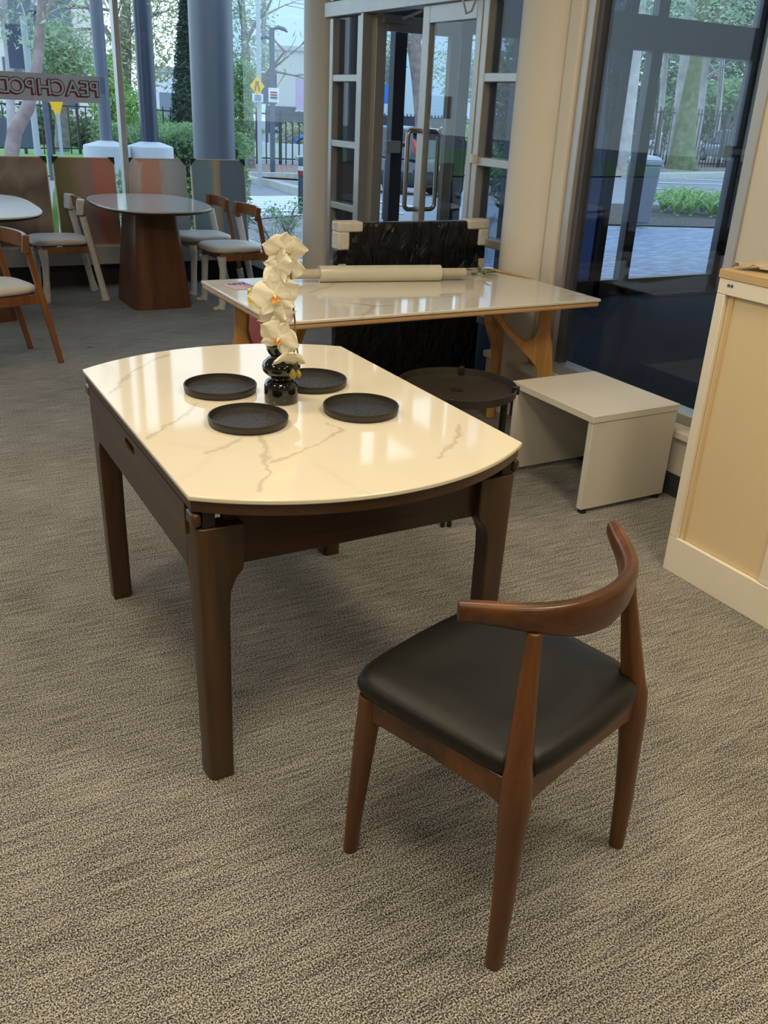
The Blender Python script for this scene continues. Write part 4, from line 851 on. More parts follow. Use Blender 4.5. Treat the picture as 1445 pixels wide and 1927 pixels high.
# big ground with a hole-free grid (kept just under the building floor)
vs = []; fs = []; NX, NY = 70, 70
for i in range(NX + 1):
    for j in range(NY + 1):
        x = -45 + 165 * (i / NX) ** 1.0; y = 0.8 + 110 * (j / NY) ** 1.5; vs.append((x, y, gz(x, y) - 0.11 if (x < 9.3 and y < 8.6) else gz(x, y)))
for i in range(NX):
    for j in range(NY): q = i * (NY + 1) + j; fs.append((q, q + NY + 1, q + NY + 2, q + 1))
struct(MB().add(vs, fs).build('ground', asphalt, angle=180))
def gstuff(corners, dz, mat, name, label, cat, n=24): return tag(ground_patch(corners, dz, n, n).build(name, mat, angle=180), label, cat, None, 'stuff')
struct(ground_patch([(3.1, 6.4, 0), (15.5, 6.4, 0), gp(1520, 437), gp(1100, 427)], 0.022).build('ground_paving', paving, angle=180))
gstuff([gp(1130, 427), gp(1500, 436), gp(1500, 388), gp(1130, 385)], 0.04, mulch_dk, 'mulch_bed', 'dark bark mulch bed under the strappy plants outside the entry', 'mulch')
gstuff([(3.3, 8.2, 0), (5.6, 9.8, 0), (5.9, 12.4, 0), (3.9, 12.0, 0)], 0.035, leaflit, 'leaf_litter', 'bed of dry leaf litter just outside the corner window', 'leaf litter')
struct(ground_patch([(3.95, 11.7, 0), (6.3, 12.6, 0), (8.6, 17.9, 0), (6.2, 17.1, 0)], 0.05).build('ground_crossing', stripes(), angle=180))
a, b, c, d = gp(449, 322), gp(905, 300), gp(905, 318), gp(449, 331)
gstuff([gp(430, 332), gp(640, 345), gp(640, 309), gp(430, 312)], 0.05, mulch, 'mulch_verge', 'mulch verge in front of the fence beyond the corner window', 'mulch')
gstuff([gp(860, 330), gp(1000, 342), gp(1000, 300), gp(860, 296)], 0.05, mulch, 'mulch_verge', 'leafy mulch strip by the fence seen through the glass doors', 'mulch')
gstuff([gp(1100, 334), gp(1500, 332), gp(1500, 300), gp(1100, 300)], 0.05, mulch, 'mulch_verge', 'pink brown mulch strip around the mossy tree beyond the car park', 'mulch')
gstuff([(-30, 30, 0), (9.6, 27.5, 0), (11.5, 44, 0), (-30, 50, 0)], 0.05, grass, 'lawn', 'bright green lawn beyond the railing at the left', 'lawn')
def kerb(pts, name, label, w=0.18, h=0.16):
    mb = MB(); P2 = []
    for a, b in zip(pts[:-1], pts[1:]):
        for k in range(12): P2.append(Vector(a).lerp(Vector(b), k / 12))
    P2.append(Vector(pts[-1])); loops = []
    for i, p in enumerate(P2):
        d = (P2[min(i + 1, len(P2) - 1)] - P2[max(i - 1, 0)]); d.z = 0; d.normalize(); nn = Vector((-d.y, d.x, 0)) * w / 2; z = gz(p.x, p.y)
        loops.append([(p.x - nn.x, p.y - nn.y, z - 0.1), (p.x + nn.x, p.y + nn.y, z - 0.1), (p.x + nn.x * 0.9, p.y + nn.y * 0.9, z + h), (p.x - nn.x * 0.9, p.y - nn.y * 0.9, z + h)])
    return tag(mb.loft(loops).build(name, concrete), label, 'kerb')
kerb([gp(1180, 338), gp(1300, 335), gp(1440, 332), gp(1500, 331)], 'kerb', 'pale concrete kerb along the car park beyond the strappy plants', 0.6, 0.22)
kerb([gp(440, 334), gp(566, 336), gp(640, 346)], 'kerb', 'concrete kerb along the mulch verge past the corner window', 0.35)
kerb([gp(462, 340), gp(510, 350), gp(548, 362), gp(590, 374)], 'kerb', 'diagonal concrete kerb behind the striped walkway', 0.3)
for k, (p, q) in enumerate((((1180, 352), (1345, 363)), ((1190, 343), (1420, 350)), ((1290, 338), (1440, 344)))):
    a, b = gp(*p), gp(*q); n = (b - a).normalized(); n = Vector((-n.y, n.x, 0)) * 0.12
    tag(ground_patch([a - n, b - n, b + n, a + n], 0.02, 20, 2).build('parking_line', plain('line_paint_%d' % k, (0.75, 0.76, 0.78), 0.7)), ['nearest white parking line behind the strappy plants', 'middle white parking line beyond the strappy plants', 'farthest short white parking line below the kerb'][k], 'line', 'parking lines')
a = gp(700, 385); 
for k, (p, q) in enumerate((((650, 372), (800, 395)), ((650, 400), (760, 404)))):
    a, b = gp(*p), gp(*q); n = (b - a).normalized(); n = Vector((-n.y, n.x, 0)) * 0.06
    tag(ground_patch([a - n, b - n, b + n, a + n], 0.03, 20, 2).build('parking_line', plain('line_paint_b%d' % k, (0.75, 0.76, 0.78), 0.7)), ['white line on the ground beside the parked SUV', 'white line on the ground near the bollard outside the doors'][k], 'line')

# fences
fence_m = plain('fence_black', (0.018, 0.020, 0.028), 0.5, 0.05)
def fence(p, q, h, gap, label, r=0.014, n_post=5, spear=0.14):
    p = Vector(p); q = Vector(q); L_ = (q - p).length; n = int(L_ / gap)
    t = thing('railing_fence', label, 'fence', (p.x, p.y, gz(p.x, p.y)))
    d = (q - p) / max(n, 1); ang = math.atan2(d.y, d.x); mb = MB()
    for i in range(n + 1):
        c = p + d * i; z = gz(c.x, c.y); mb.box(c.x - r, c.x + r, c.y - r, c.y + r, z + 0.05, z + h + spear)
    o = mb.build('pickets', fence_m, t, smooth=False); o['kind'] = 'stuff'
    for zz in (0.25, h):
        loops = []
        for i in range(13):
            c = p.lerp(q, i / 12); z = gz(c.x, c.y) + zz; nn = Vector((-math.sin(ang), math.cos(ang), 0)) * 0.025; loops.append([c - nn + Vector((0, 0, z - 0.025 - c.z)), c + nn + Vector((0, 0, z - 0.025 - c.z)), c + nn + Vector((0, 0, z + 0.025 - c.z)), c - nn + Vector((0, 0, z + 0.025 - c.z))])
        MB().loft(loops).build('rail', fence_m, t, smooth=False)
    for i in range(n_post):
        c = p.lerp(q, i / (n_post - 1)); z = gz(c.x, c.y); MB().obox((c.x, c.y, z + (h + 0.1) / 2), (0.09, 0.09, h + 0.1), (0, 0, ang)).build('post', fence_m, t)
    return t
F0, F1, F2, F3, F4 = gp(-60, 292), gp(200, 293), gp(440, 308), gp(905, 304), gp(1110, 316)
fence(F0, F1, 1.72, 0.34, 'black railing fence behind the lawn at the far left', 0.02, 6, 0.0)
fence(F1, F2, 1.72, 0.30, 'black railing fence section behind the hedge and grey columns', 0.02, 6)
fence(F2, gp(660, 318), 1.80, 0.24, 'black railing fence section beyond the corner window', 0.02, 6)
fence(gp(660, 312), F3, 1.85, 0.27, 'black railing fence section behind the parked SUV', 0.018, 7)
fence(gp(1090, 315), gp(1460, 318), 2.6, 0.24, 'black palisade fence in front of the eucalyptus trees', 0.020, 7, 0.25)

# foliage
def leaves(mb, c, r, n, size, rnd, squash=1.0, hollow=0.35):
    c = Vector(c)
    for _ in range(n):
        while True:
            v = Vector((rnd.uniform(-1, 1), rnd.uniform(-1, 1), rnd.uniform(-1, 1)))
            if hollow < v.length < 1: break
        p = c + Vector((v.x * r[0], v.y * r[1], v.z * r[2]))
        a = Vector((rnd.gauss(0, 1), rnd.gauss(0, 1), rnd.gauss(0, 1))).normalized(); b = a.orthogonal().normalized()
        s = size * rnd.uniform(0.6, 1.4); a = a * s; b = b * s * 0.45 * squash
        k = len(mb.v); mb.v += [tuple(p - a), tuple(p - b), tuple(p + a), tuple(p + b)]; mb.f.append((k, k + 1, k + 2, k + 3))
LM = {}
for nm, c1, c2 in (('dark', (0.035, 0.08, 0.032), (0.14, 0.24, 0.10)), ('mid', (0.08, 0.18, 0.06), (0.28, 0.44, 0.17)), ('bright', (0.14, 0.30, 0.06), (0.38, 0.58, 0.16)), ('gum', (0.14, 0.25, 0.13), (0.48, 0.62, 0.42)), ('yellow', (0.22, 0.26, 0.10), (0.52, 0.52, 0.30)), ('conifer', (0.02, 0.05, 0.035), (0.06, 0.12, 0.08))):
    LM[nm] = leaf_mat('leaves_' + nm, c1, c2)
bark_pale = plain('pale_gum_bark', (0.42, 0.40, 0.40), 0.85, 0.25, 2.0, 0.5, 12)
bark_pink = plain('pinkish_bark', (0.30, 0.23, 0.22), 0.9, 0.3, 4, 0.6, 20)
bark_moss = speckle('mossy_bark', [(0.06, 0.11, 0.035), (0.14, 0.17, 0.07), (0.24, 0.21, 0.17)], 2.5)
bark_grey = plain('grey_bark', (0.20, 0.18, 0.17), 0.9, 0.3, 4, 0.6, 20)
def branches(mb, p, d, length, r, depth, rnd, tips, drop=0.0):
    pts = [Vector(p)]; dd = Vector(d).normalized(); n = 5
    for i in range(n):
        dd = (dd + Vector((rnd.gauss(0, 0.16), rnd.gauss(0, 0.16), rnd.gauss(0, 0.12) - drop))).normalized(); pts.append(pts[-1] + dd * length / n)
    mb.tube(pts, [r * (1 - 0.6 * i / n) for i in range(n + 1)], 6)
    if depth == 0: tips.append(pts[-1]); return
    for k in range(3 if depth > 1 else 4):
        i = rnd.randint(2, n); nd = (dd + Vector((rnd.gauss(0, 0.7), rnd.gauss(0, 0.7), rnd.gauss(0.1, 0.5)))).normalized()
        branches(mb, pts[i], nd, length * 0.62, r * 0.42, depth - 1, rnd, tips, drop)
def tree(label, trunk, radii, bark, crown=None, lm='mid', size=0.12, seed=1, br=(3.0, 2), name='tree', drop=0.0, group=None, tipleaves=0, tipr=0.6):
    rnd = random.Random(seed); trunk = [Vector(p) for p in trunk]
    t = thing(name, label, 'tree', tuple(trunk[0]), 0.0, group)
    MB().tube(trunk, radii, 14).build('trunk', bark, t, angle=80)
    tips = []
    if br:
        mb = MB(); n = len(trunk)
        for k in range(5):
            i = max(1, n - 1 - k // 2); d = (trunk[-1] - trunk[0]).normalized() + Vector((rnd.gauss(0, 0.7), rnd.gauss(0, 0.7), rnd.uniform(0, 0.5)))
            branches(mb, trunk[i], d, br[0], radii[i] * 0.55, br[1], rnd, tips, drop)
        o = mb.build('branches', bark, t, angle=80)
    mb = MB()
    for c, r, q in (crown or []): leaves(mb, c, r, int(q * 1.7), size * 0.75, rnd, 0.8)
    if tipleaves:
        for p in tips: leaves(mb, p, (tipr, tipr, tipr * 0.8), tipleaves, size, rnd, 0.7, 0.0)
    if mb.f: mb.build('foliage', LM[lm], t, smooth=False)
    return t
def bush(label, c, r, n, lm, size, seed, name='bush', cat='bush', group=None):
    rnd = random.Random(seed); mb = MB(); base = (c[0], c[1], gz(c[0], c[1]))
    t = thing(name, label, cat, base, 0.0, group)
    for k in range(7):
        q = Vector(c) + Vector((rnd.uniform(-0.5, 0.5) * r[0], rnd.uniform(-0.5, 0.5) * r[1], rnd.uniform(-0.4, 0.35) * r[2])); leaves(mb, q, (r[0] * 0.62, r[1] * 0.62, r[2] * 0.62), n // 7, size, rnd, 1.0, 0.2)
    mb.build('foliage', LM[lm], t, smooth=False)
    st = MB()
    for k in range(4): a = rnd.uniform(0, 6.28); st.tube([(base[0], base[1], base[2]), (c[0] + math.cos(a) * r[0] * 0.5, c[1] + math.sin(a) * r[1] * 0.5, c[2])], [0.04, 0.015], 6)
    st.build('stems', bark_grey, t)
    return t
def tree_px(label, pix, D, rads, bark, crown, lm, size, seed, br, **k):
    tr = [at(u, v, D) for u, v in pix]; tr[0].z = gz(tr[0].x, tr[0].y)
    cw = [(at(u, v, D + dd), (rx, rx, rz_), n) for u, v, dd, rx, rz_, n in crown]
    return tree(label, tr, rads, bark, cw, lm, size, seed, br, **k)
# left window trees
tree_px('leaning pale-barked tree with bare branches behind the banner at the far left', [(6, 294), (28, 247), (52, 203), (66, 150), (72, 110), (75, 60), (79, 0), (84, -70)], 22, [0.17, 0.15, 0.14, 0.12, 0.11, 0.10, 0.085, 0.05], bark_pink, [(20, -30, 0, 1.8, 1.2, 500)], 'gum', 0.09, 11, (2.6, 3), tipleaves=2)
tree_px('thin pale tree trunk at the top left corner', [(22, 300), (20, 200), (18, 120), (10, 40), (2, -40)], 27, [0.12, 0.11, 0.10, 0.09, 0.06], bark_pale, [], 'gum', 0.09, 12, (2.6, 2), tipleaves=2)
tree_px('green leafy tree standing left of the leftmost grey post', [(118, 300), (118, 200), (118, 120)], 40, [0.3, 0.25, 0.12], bark_grey, [(112, 100, 0, 1.3, 1.1, 900), (95, 120, 0, 1.2, 0.9, 600), (130, 125, 0, 1.2, 0.9, 600), (105, 75, 0, 0.9, 0.7, 300)], 'gum', 0.14, 13, None)
tree_px('tall yellow-green tree between the two dark posts', [(235, 300), (232, 190), (236, 100), (240, 0)], 34, [0.3, 0.25, 0.2, 0.1], bark_grey, [(235, 20, 0, 1.6, 1.6, 400), (300, 60, 0, 1.6, 1.8, 600), (330, 20, 0, 1.6, 1.5, 500), (205, 30, 0, 1.4, 1.6, 300), (250, 120, 0, 1.3, 1.0, 500)], 'yellow', 0.11, 14, (3.2, 2))
tree_px('bright green tree behind the leftmost grey post', [(205, 300), (202, 200), (202, 130)], 28, [0.2, 0.16, 0.08], bark_grey, [(203, 150, 0, 0.5, 0.8, 500), (212, 190, 0, 0.7, 0.7, 700), (240, 200, 0, 0.7, 0.5, 500)], 'bright', 0.10, 15, None)
tree_px('narrow dark conifer just left of the large round column', [(352, 300), (352, 150), (352, -20)], 20, [0.12, 0.1, 0.05], bark_grey, [(353, y, 0, 0.16 + 0.0009 * y, 0.35, 420) for y in range(-20, 250, 22)], 'conifer', 0.07, 16, None)
tree_px('thin-leaved tree behind the yellow diamond sign', [(470, 300), (466, 200), (462, 90), (455, -20)], 34, [0.2, 0.17, 0.13, 0.06], bark_grey, [(470, 60, 0, 1.0, 1.2, 300), (490, 110, 0, 0.7, 0.7, 200), (455, 140, 0, 0.8, 0.7, 300), (455, 20, 0, 1.2, 0.6, 200)], 'gum', 0.11, 17, (2.4, 2), tipleaves=3)
tree_px('green shrubby tree right of the large round column', [(455, 300), (455, 200)], 26, [0.15, 0.08], bark_grey, [(456, 150, 0, 0.38, 0.5, 500), (458, 190, 0, 0.42, 0.5, 500), (452, 235, 0, 0.38, 0.5, 500), (456, 270, 0, 0.35, 0.35, 300)], 'mid', 0.09, 18, None)
for k, (u, v, D, rx, rz_, n, lm, lb) in enumerate(((20, 245, 46, 2.6, 1.3, 1800, 'dark', 'dark bushes behind the railing at the far left edge'), (105, 240, 46, 2.0, 1.4, 1800, 'dark', 'dark bushes behind the yellow sign pole'), (160, 250, 44, 1.2, 1.3, 1300, 'dark', 'dark bushes behind the leftmost round pedestal'), (300, 245, 44, 1.6, 0.9, 900, 'mid', 'green shrubs in front of the distant garage'), (475, 250, 42, 0.7, 0.6, 300, 'mid', 'small shrub behind the pole of the diamond sign'), (548, 262, 48, 1.3, 0.9, 800, 'yellow', 'grassy pale shrubs above the blue car'))):
    p = at(u, v, D); bush(lb, p, (rx, rx, rz_), n, lm, 0.14, 40 + k)
# clipped hedge beside pedestals
rnd = random.Random(3); HG = thing('hedge', 'clipped glossy green hedge around the round pedestals', 'hedge', (3.6, 13.0, 0))
mb = MB()
for k in range(16000):
    x = rnd.uniform(2.80, 4.75); y = rnd.uniform(12.32, 13.4); z = rnd.uniform(0.0, 1.13 + 0.05 * math.sin(x * 5))
    if 2.95 < x < 4.6 and 12.5 < y < 13.2 and z < 1.0: continue
    p = Vector((x, y, z)); a = Vector((rnd.gauss(0, 1), rnd.gauss(0, 1), rnd.gauss(0, 1))).normalized(); b = a.orthogonal().normalized() * 0.016; a = a * 0.04; q = len(mb.v)
    mb.v += [tuple(p - a), tuple(p - b), tuple(p + a), tuple(p + b)]; mb.f.append((q, q + 1, q + 2, q + 3))
mb.build('foliage', LM['mid'], HG, smooth=False)
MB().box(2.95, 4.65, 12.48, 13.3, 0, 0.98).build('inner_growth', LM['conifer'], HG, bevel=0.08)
def hbase(x, y): return gz(x, y)
steelgrey = plain('grey_painted_steel', (0.13, 0.15, 0.19), 0.35, 0.04, 3)
darkpost = plain('dark_blue_painted_steel', (0.035, 0.05, 0.08), 0.25, 0.05, 3)
ped = plain('pedestal_render', (0.50, 0.53, 0.56), 0.7, 0.04, 3)
tag(MB().lathe([(0.205, -0.05), (0.205, 5.0)], 48, (3.135, 9.15, 0)).build('round_column', steelgrey), 'large round grey-blue column standing outside the back window', 'column')
for (x, pr_, mt_, lb) in ((3.27, 0.108, darkpost, 'dark steel post on a round white pedestal, middle of the back window'), (2.735, 0.075, steelgrey, 'slim grey steel post on a round pedestal left of the window mullion')):
    t = thing('steel_post', lb, 'post', (x, 12.0, 0))
    MB().lathe([(pr_, 0.9), (pr_, 5.0)], 28).build('post', mt_, t, local=True)
    MB().lathe([(0.285, -0.1), (0.285, 0.90), (0.278, 0.915), (pr_ + 0.02, 0.965), (pr_, 0.97)], 40).build('pedestal', ped, t, local=True, angle=30)
    if x > 3: MB().box(-0.02, 0.17, -0.30, -0.275, 0.62, 0.70).build('plaque', plain('plaque', (0.42, 0.46, 0.5), 0.5), t, local=True)

# poles, lamps and road signs
polegrey = plain('galvanised_pole', (0.36, 0.42, 0.45), 0.5); poledk = plain('dark_pole', (0.07, 0.09, 0.14), 0.5)
def pole(u0, v0, u1, v1, D, r, mat, name, label, cat):
    a = at(u0, v0, D); a.z = gz(a.x, a.y); b = at(u1, v1, D); t = thing(name, label, cat, tuple(a)); MB().tube([a, (a.x, a.y, b.z)], r, 12).build('pole', mat, t); return t, a, b
t, a, b = pole(95, 297, 52, 25, 26, 0.07, poledk, 'street_lamp', 'dark street lamp with a domed cap at the upper left', 'street lamp')
q = Vector((a.x, a.y, at(56, 22, 26).z)); MB().lathe([(0.0, 0.16), (0.10, 0.12), (0.22, 0.02), (0.22, 0.0), (0.05, 0.0), (0.05, -0.08), (0, -0.08)], 20, tuple(q)).build('lamp_head', poledk, t)
t, a, b = pole(72, 297, 40, 30, 24, 0.075, polegrey, 'grey_pole', 'grey tubular pole carrying a dark panel left of the street lamp', 'pole')
c = at(33, 88, 24.3); MB().box(c.x - 0.22, c.x + 0.20, c.y - 0.02, c.y + 0.02, c.z - 0.45, c.z + 0.45).build('panel', poledk, t)
c = at(28, 248, 30); tag(MB().box(c.x - 0.7, c.x + 0.65, c.y - 0.05, c.y + 0.05, c.z - 0.42, c.z + 0.36).build('dark_signboard', poledk), 'dark board below the banner at the far left behind the leaning trunk', 'board')
t, a, b = pole(117, 297, 106, 212, 24, 0.04, polegrey, 'road_sign', 'yellow road sign seen from behind under the banner', 'sign')
q = Vector((a.x, a.y, at(105, 203, 24).z)); MB().add([q + Vector((-0.16, -0.02, 0.12)), q + Vector((0.14, -0.02, 0.14)), q + Vector((0.03, -0.02, -0.18)), q + Vector((-0.05, -0.02, -0.18)), q + Vector((-0.16, 0.02, 0.12)), q + Vector((0.14, 0.02, 0.14)), q + Vector((0.03, 0.02, -0.18)), q + Vector((-0.05, 0.02, -0.18))], [(0, 1, 2, 3), (4, 5, 6, 7), (0, 1, 5, 4), (1, 2, 6, 5), (2, 3, 7, 6), (3, 0, 4, 7)]).build('sign_plate', plain('road_yellow', (0.85, 0.50, 0.01), 0.5), t)
t, a, b = pole(489, 292, 477, -20, 24, 0.055, polegrey, 'road_sign', 'yellow diamond road-narrows sign on a grey pole beyond the corner window', 'sign')
yel = bpy.data.materials['road_yellow']; q = at(484, 162, 23.85); s = 0.22
vr = Vector((0.90, -0.43, 0))
def board(c, w, h, mat, name, parent, diamond=False, d=0.02):
    c = Vector(c); r_ = vr * w; u_ = Vector((0, 0, h)); n_ = Vector((-0.43, -0.90, 0)) * d
    cs = [c + r_, c + u_, c - r_, c - u_] if diamond else [c + r_ - u_, c + r_ + u_, c - r_ + u_, c - r_ - u_]
    return MB().loft([[v + n_ for v in cs], [v - n_ for v in cs]]).build(name, mat, parent, smooth=False)
board(q, 0.175, 0.215, yel, 'sign_plate', t, True)
nf = Vector((-0.43, -0.90, 0)) * 0.03
for s in (-1, 1): MB().tube([q + nf + vr * s * 0.045 + Vector((0, 0, -0.11)), q + nf + vr * s * 0.045 + Vector((0, 0, -0.04)), q + nf + vr * s * 0.022 + Vector((0, 0, 0.03)), q + nf + vr * s * 0.022 + Vector((0, 0, 0.11))], 0.010, 6).build('arrow_line', M['ink'], t)
wht = plain('sign_plate_white', (0.70, 0.74, 0.78), 0.5)
board(at(485, 184, 23.85), 0.13, 0.09, wht, 'lower_plate', t)
t2_ = t
for k in range(3): board(at(485, 180 + 4 * k, 23.8), 0.08, 0.011, plain('plate_text%d' % k, (0.10, 0.18, 0.35), 0.5), 'plate_text', t2_, d=0.01)
t, a, b = pole(513, 300, 512, 52, 32, 0.085, poledk, 'street_lamp', 'double-headed street lamp with curved heads beyond the corner window', 'street lamp')
for s, dz, ln in ((1, 0.0, 0.50), (-1, -0.28, 0.48)):
    q = Vector((a.x, a.y, b.z - 0.05 + dz)); pts = [q, q + vr * s * ln * 0.4 + Vector((0, 0, 0.07)), q + vr * s * ln * 0.8 + Vector((0, 0, 0.02)), q + vr * s * ln + Vector((0, 0, -0.05))]
    MB().tube(pts, [(0.03, 0.05), (0.06, 0.10), (0.06, 0.10), (0.02, 0.04)], 10).build('lamp_head', poledk, t)
board(at(515, 179, 31.8), 0.17, 0.21, wht, 'notice_plate', t); 
for k in range(3): board(at(515, 174 + 5 * k, 31.7), 0.11, 0.022, M['red_ink'] if k < 2 else M['ink'], 'notice_text', t, d=0.01)
c = at(503, 167, 44); bb_ = thing('billboard', 'dark square board on a post behind the yellow diamond sign', 'board', (c.x, c.y, gz(c.x, c.y)))
board(c, 0.42, 0.62, poledk, 'board_face', bb_); MB().tube([(c.x, c.y + 0.06, gz(c.x, c.y)), (c.x, c.y + 0.06, c.z)], 0.05, 10).build('post', poledk, bb_)
# bollards
def bollard(u, v, h, r, label, ring=None):
    p = gp(u, v); t = thing('bollard', label, 'bollard', tuple(p))
    MB().lathe([(r, -0.05), (r, h), (r * 0.8, h + 0.02), (0, h + 0.02)], 24).build('bollard_body', darkpost, t, local=True)
    if ring: MB().lathe([(r + 0.003, h - 0.22), (r + 0.003, h - 0.16)], 24).build('red_band', M['red_ink'], t, local=True); MB().lathe([(r + 0.003, h - 0.16), (r + 0.003, h - 0.10)], 24).build('white_band', wht, t, local=True)
    return t
bollard(724, 411, 0.80, 0.05, 'dark bollard seen through the left door pane')
bollard(862, 389, 0.92, 0.055, 'dark bollard seen through the right door pane')
bollard(567, 409, 0.80, 0.05, 'dark bollard with a red and white band beside the cream column', True)

# vehicles
tyre = plain('tyre_rubber', (0.02, 0.02, 0.022), 0.8); autoglass = plain('car_window', (0.02, 0.03, 0.04), 0.08, Coat_Weight=0.5); redl = plain('tail_lamp_red', (0.65, 0.02, 0.03), 0.2, Coat_Weight=0.6)
rimm = plain('alloy_rim', (0.40, 0.41, 0.43), 0.3, Metallic=0.7); platem = plain('number_plate', (0.75, 0.77, 0.74), 0.5)
def car(label, loc, heading, paint, suv=True, name='car'):
    t = thing(name, label, 'car', loc, heading)
    L_, W_, Hh = (4.6, 1.84, 1.68) if suv else (4.5, 1.78, 1.44)
    belt = 0.98 if suv else 0.90; hw = W_ / 2
    def sec(x, w, z0, z1, n=16, e=5):
        o = []
        for k in range(n):
            a = 2 * PI * (k + 0.5) / n; c, s = math.cos(a), math.sin(a); o.append((x, w * math.copysign(abs(c) ** (2 / e), c), (z0 + z1) / 2 + (z1 - z0) / 2 * math.copysign(abs(s) ** (2 / e), s)))
        return o
    R_ = -L_ / 2
    prof = [(0.0, 0.80, 0.42, 0.80), (0.05, 0.94, 0.28, belt - 0.02), (0.5, 0.99, 0.24, belt + 0.04), (1.0, 1.0, 0.24, belt + 0.02), (2.2, 1.0, 0.24, belt), (3.1, 1.0, 0.24, belt - 0.03), (3.9, 0.97, 0.25, belt - 0.12), (4.3, 0.92, 0.28, belt - 0.24), (L_, 0.70, 0.40, 0.62)]
    MB().loft([sec(R_ + x, hw * w_, a, b) for x, w_, a, b in prof]).build('body', paint, t, local=True, angle=180)
    gh = [(0.12, 0.80, belt - 0.05, belt + 0.10), (0.36 if suv else 0.7, 0.80, belt - 0.05, Hh - 0.16), (0.6 if suv else 1.2, 0.80, belt - 0.05, Hh - 0.06), (1.8, 0.81, belt - 0.05, Hh - 0.04), (2.5, 0.80, belt - 0.05, Hh - 0.08), (3.35, 0.74, belt - 0.06, belt + 0.0)]
    def gsec(x, w, z0, z1):
        return [(x, -hw * 0.93, z0), (x, hw * 0.93, z0), (x, hw * w, z1), (x, -hw * w, z1)]
    MB().loft([gsec(R_ + x, w_, a, b) for x, w_, a, b in gh]).build('window_glass', autoglass, t, local=True, bevel=0.03, seg=2)
    MB().loft([[(R_ + x, -hw * 0.80, z), (R_ + x, hw * 0.80, z), (R_ + x, hw * 0.74, z + 0.05), (R_ + x, -hw * 0.74, z + 0.05)] for x, z in ((0.22 if suv else 1.0, Hh - 0.12), (0.7 if suv else 1.4, Hh - 0.07), (1.8, Hh - 0.05), (2.6, Hh - 0.11))]).build('roof', paint, t, local=True, bevel=0.02)
    for s in (-1, 1):
        for (x0, x1, xt0, xt1) in ((0.10, 0.62, 0.34, 0.66), (1.72, 1.80, 1.74, 1.80), (3.2, 3.32, 2.45, 2.56)):
            MB().loft([[(R_ + x0, s * hw * 0.945, belt - 0.03), (R_ + x1, s * hw * 0.945, belt - 0.03), (R_ + x1, s * hw * 0.90, belt - 0.03)], [(R_ + xt0, s * hw * 0.82, Hh - 0.09), (R_ + xt1, s * hw * 0.82, Hh - 0.07), (R_ + xt1, s * hw * 0.78, Hh - 0.07)]]).build('pillar', paint, t, local=True)
        for x in (0.82, 3.62):
            w_ = MB(); wv = MB().lathe([(0.20, -0.11), (0.33, -0.11), (0.345, -0.07), (0.345, 0.07), (0.33, 0.11), (0.20, 0.11)], 32)
            w_.add([(R_ + x + a, s * (hw - 0.10) + c, 0.345 + b) for a, b, c in wv.v], wv.f); wh = w_.build('wheel', tyre, t, local=True, angle=40)
            rv = MB().lathe([(0.0, 0.10), (0.06, 0.115), (0.20, 0.10), (0.225, 0.115), (0.225, 0.09), (0.0, 0.09)], 24)
            MB().add([(R_ + x + a, s * (hw - 0.10) + s * c, 0.345 + b) for a, b, c in rv.v], rv.f).build('rim', rimm, wh, local=True)
        pts = [(R_ + 0.20, s * hw * 0.93, belt + 0.42), (R_ + 0.08, s * hw * 0.94, belt + 0.12), (R_ - 0.01, s * hw * 0.86, belt - 0.02), (R_ - 0.01, s * hw * 0.78, belt - 0.14)] if suv else [(R_ + 0.12, s * hw * 0.95, belt - 0.08), (R_ - 0.01, s * hw * 0.86, belt - 0.10), (R_ - 0.02, s * hw * 0.60, belt - 0.11)]
        MB().tube(pts, [(0.03, 0.05), (0.05, 0.06), (0.05, 0.06), (0.03, 0.05)][:len(pts)], 8).build('tail_light', redl, t, local=True)
        MB().obox((R_ + L_ - 0.14, s * hw * 0.72, 0.70), (0.16, 0.34, 0.13), (0, 0, -s * 0.35)).build('headlight', rimm, t, bevel=0.03, local=True)
        MB().obox((R_ + 2.95, s * (hw + 0.07), belt + 0.05), (0.12, 0.18, 0.12)).build('wing_mirror', paint, t, bevel=0.03, local=True)
        MB().obox((R_ + 0.02, s * hw * 0.70, 0.52), (0.05, 0.24, 0.06)).build('reflector', redl, t, bevel=0.01, local=True)
    MB().box(R_ - 0.04, R_ + 0.2, -hw * 0.86, hw * 0.86, 0.36, 0.50).build('rear_bumper', M['rubber'], t, bevel=0.03, local=True)
    MB().box(R_ - 0.03, R_ + 0.03, -0.18, 0.18, 0.70, 0.80).build('number_plate', platem, t, local=True, bevel=0.004)
    if suv: MB().tube([(R_ + 0.30, -hw * 0.62, Hh - 0.06), (R_ + 0.18, -hw * 0.55, Hh - 0.10), (R_ + 0.18, hw * 0.55, Hh - 0.10), (R_ + 0.30, hw * 0.62, Hh - 0.06)], [(0.03, 0.06)] * 4, 8).build('rear_spoiler', paint, t, local=True)
    return t
paint_slate = plain('slate_car_paint', (0.045, 0.055, 0.07), 0.15, 0.03, Metallic=0.4, Coat_Weight=1.0)
p = gp(739, 365); hd = math.radians(109); fwd = Vector((math.cos(hd), math.sin(hd), 0)); lft = Vector((-fwd.y, fwd.x, 0))
c = p + fwd * 1.48 - lft * 0.85; car('dark slate SUV with tall red tail lights parked outside the glass doors', (c.x, c.y, gz(c.x, c.y)), hd, paint_slate)
p = at(575, 295, 48); car('bright blue car behind the railing beyond the corner window', (p.x + 1.2, p.y, gz(p.x, p.y)), math.radians(165), plain('blue_car_paint', (0.01, 0.16, 0.75), 0.2, 0.03, Coat_Weight=1.0), False)
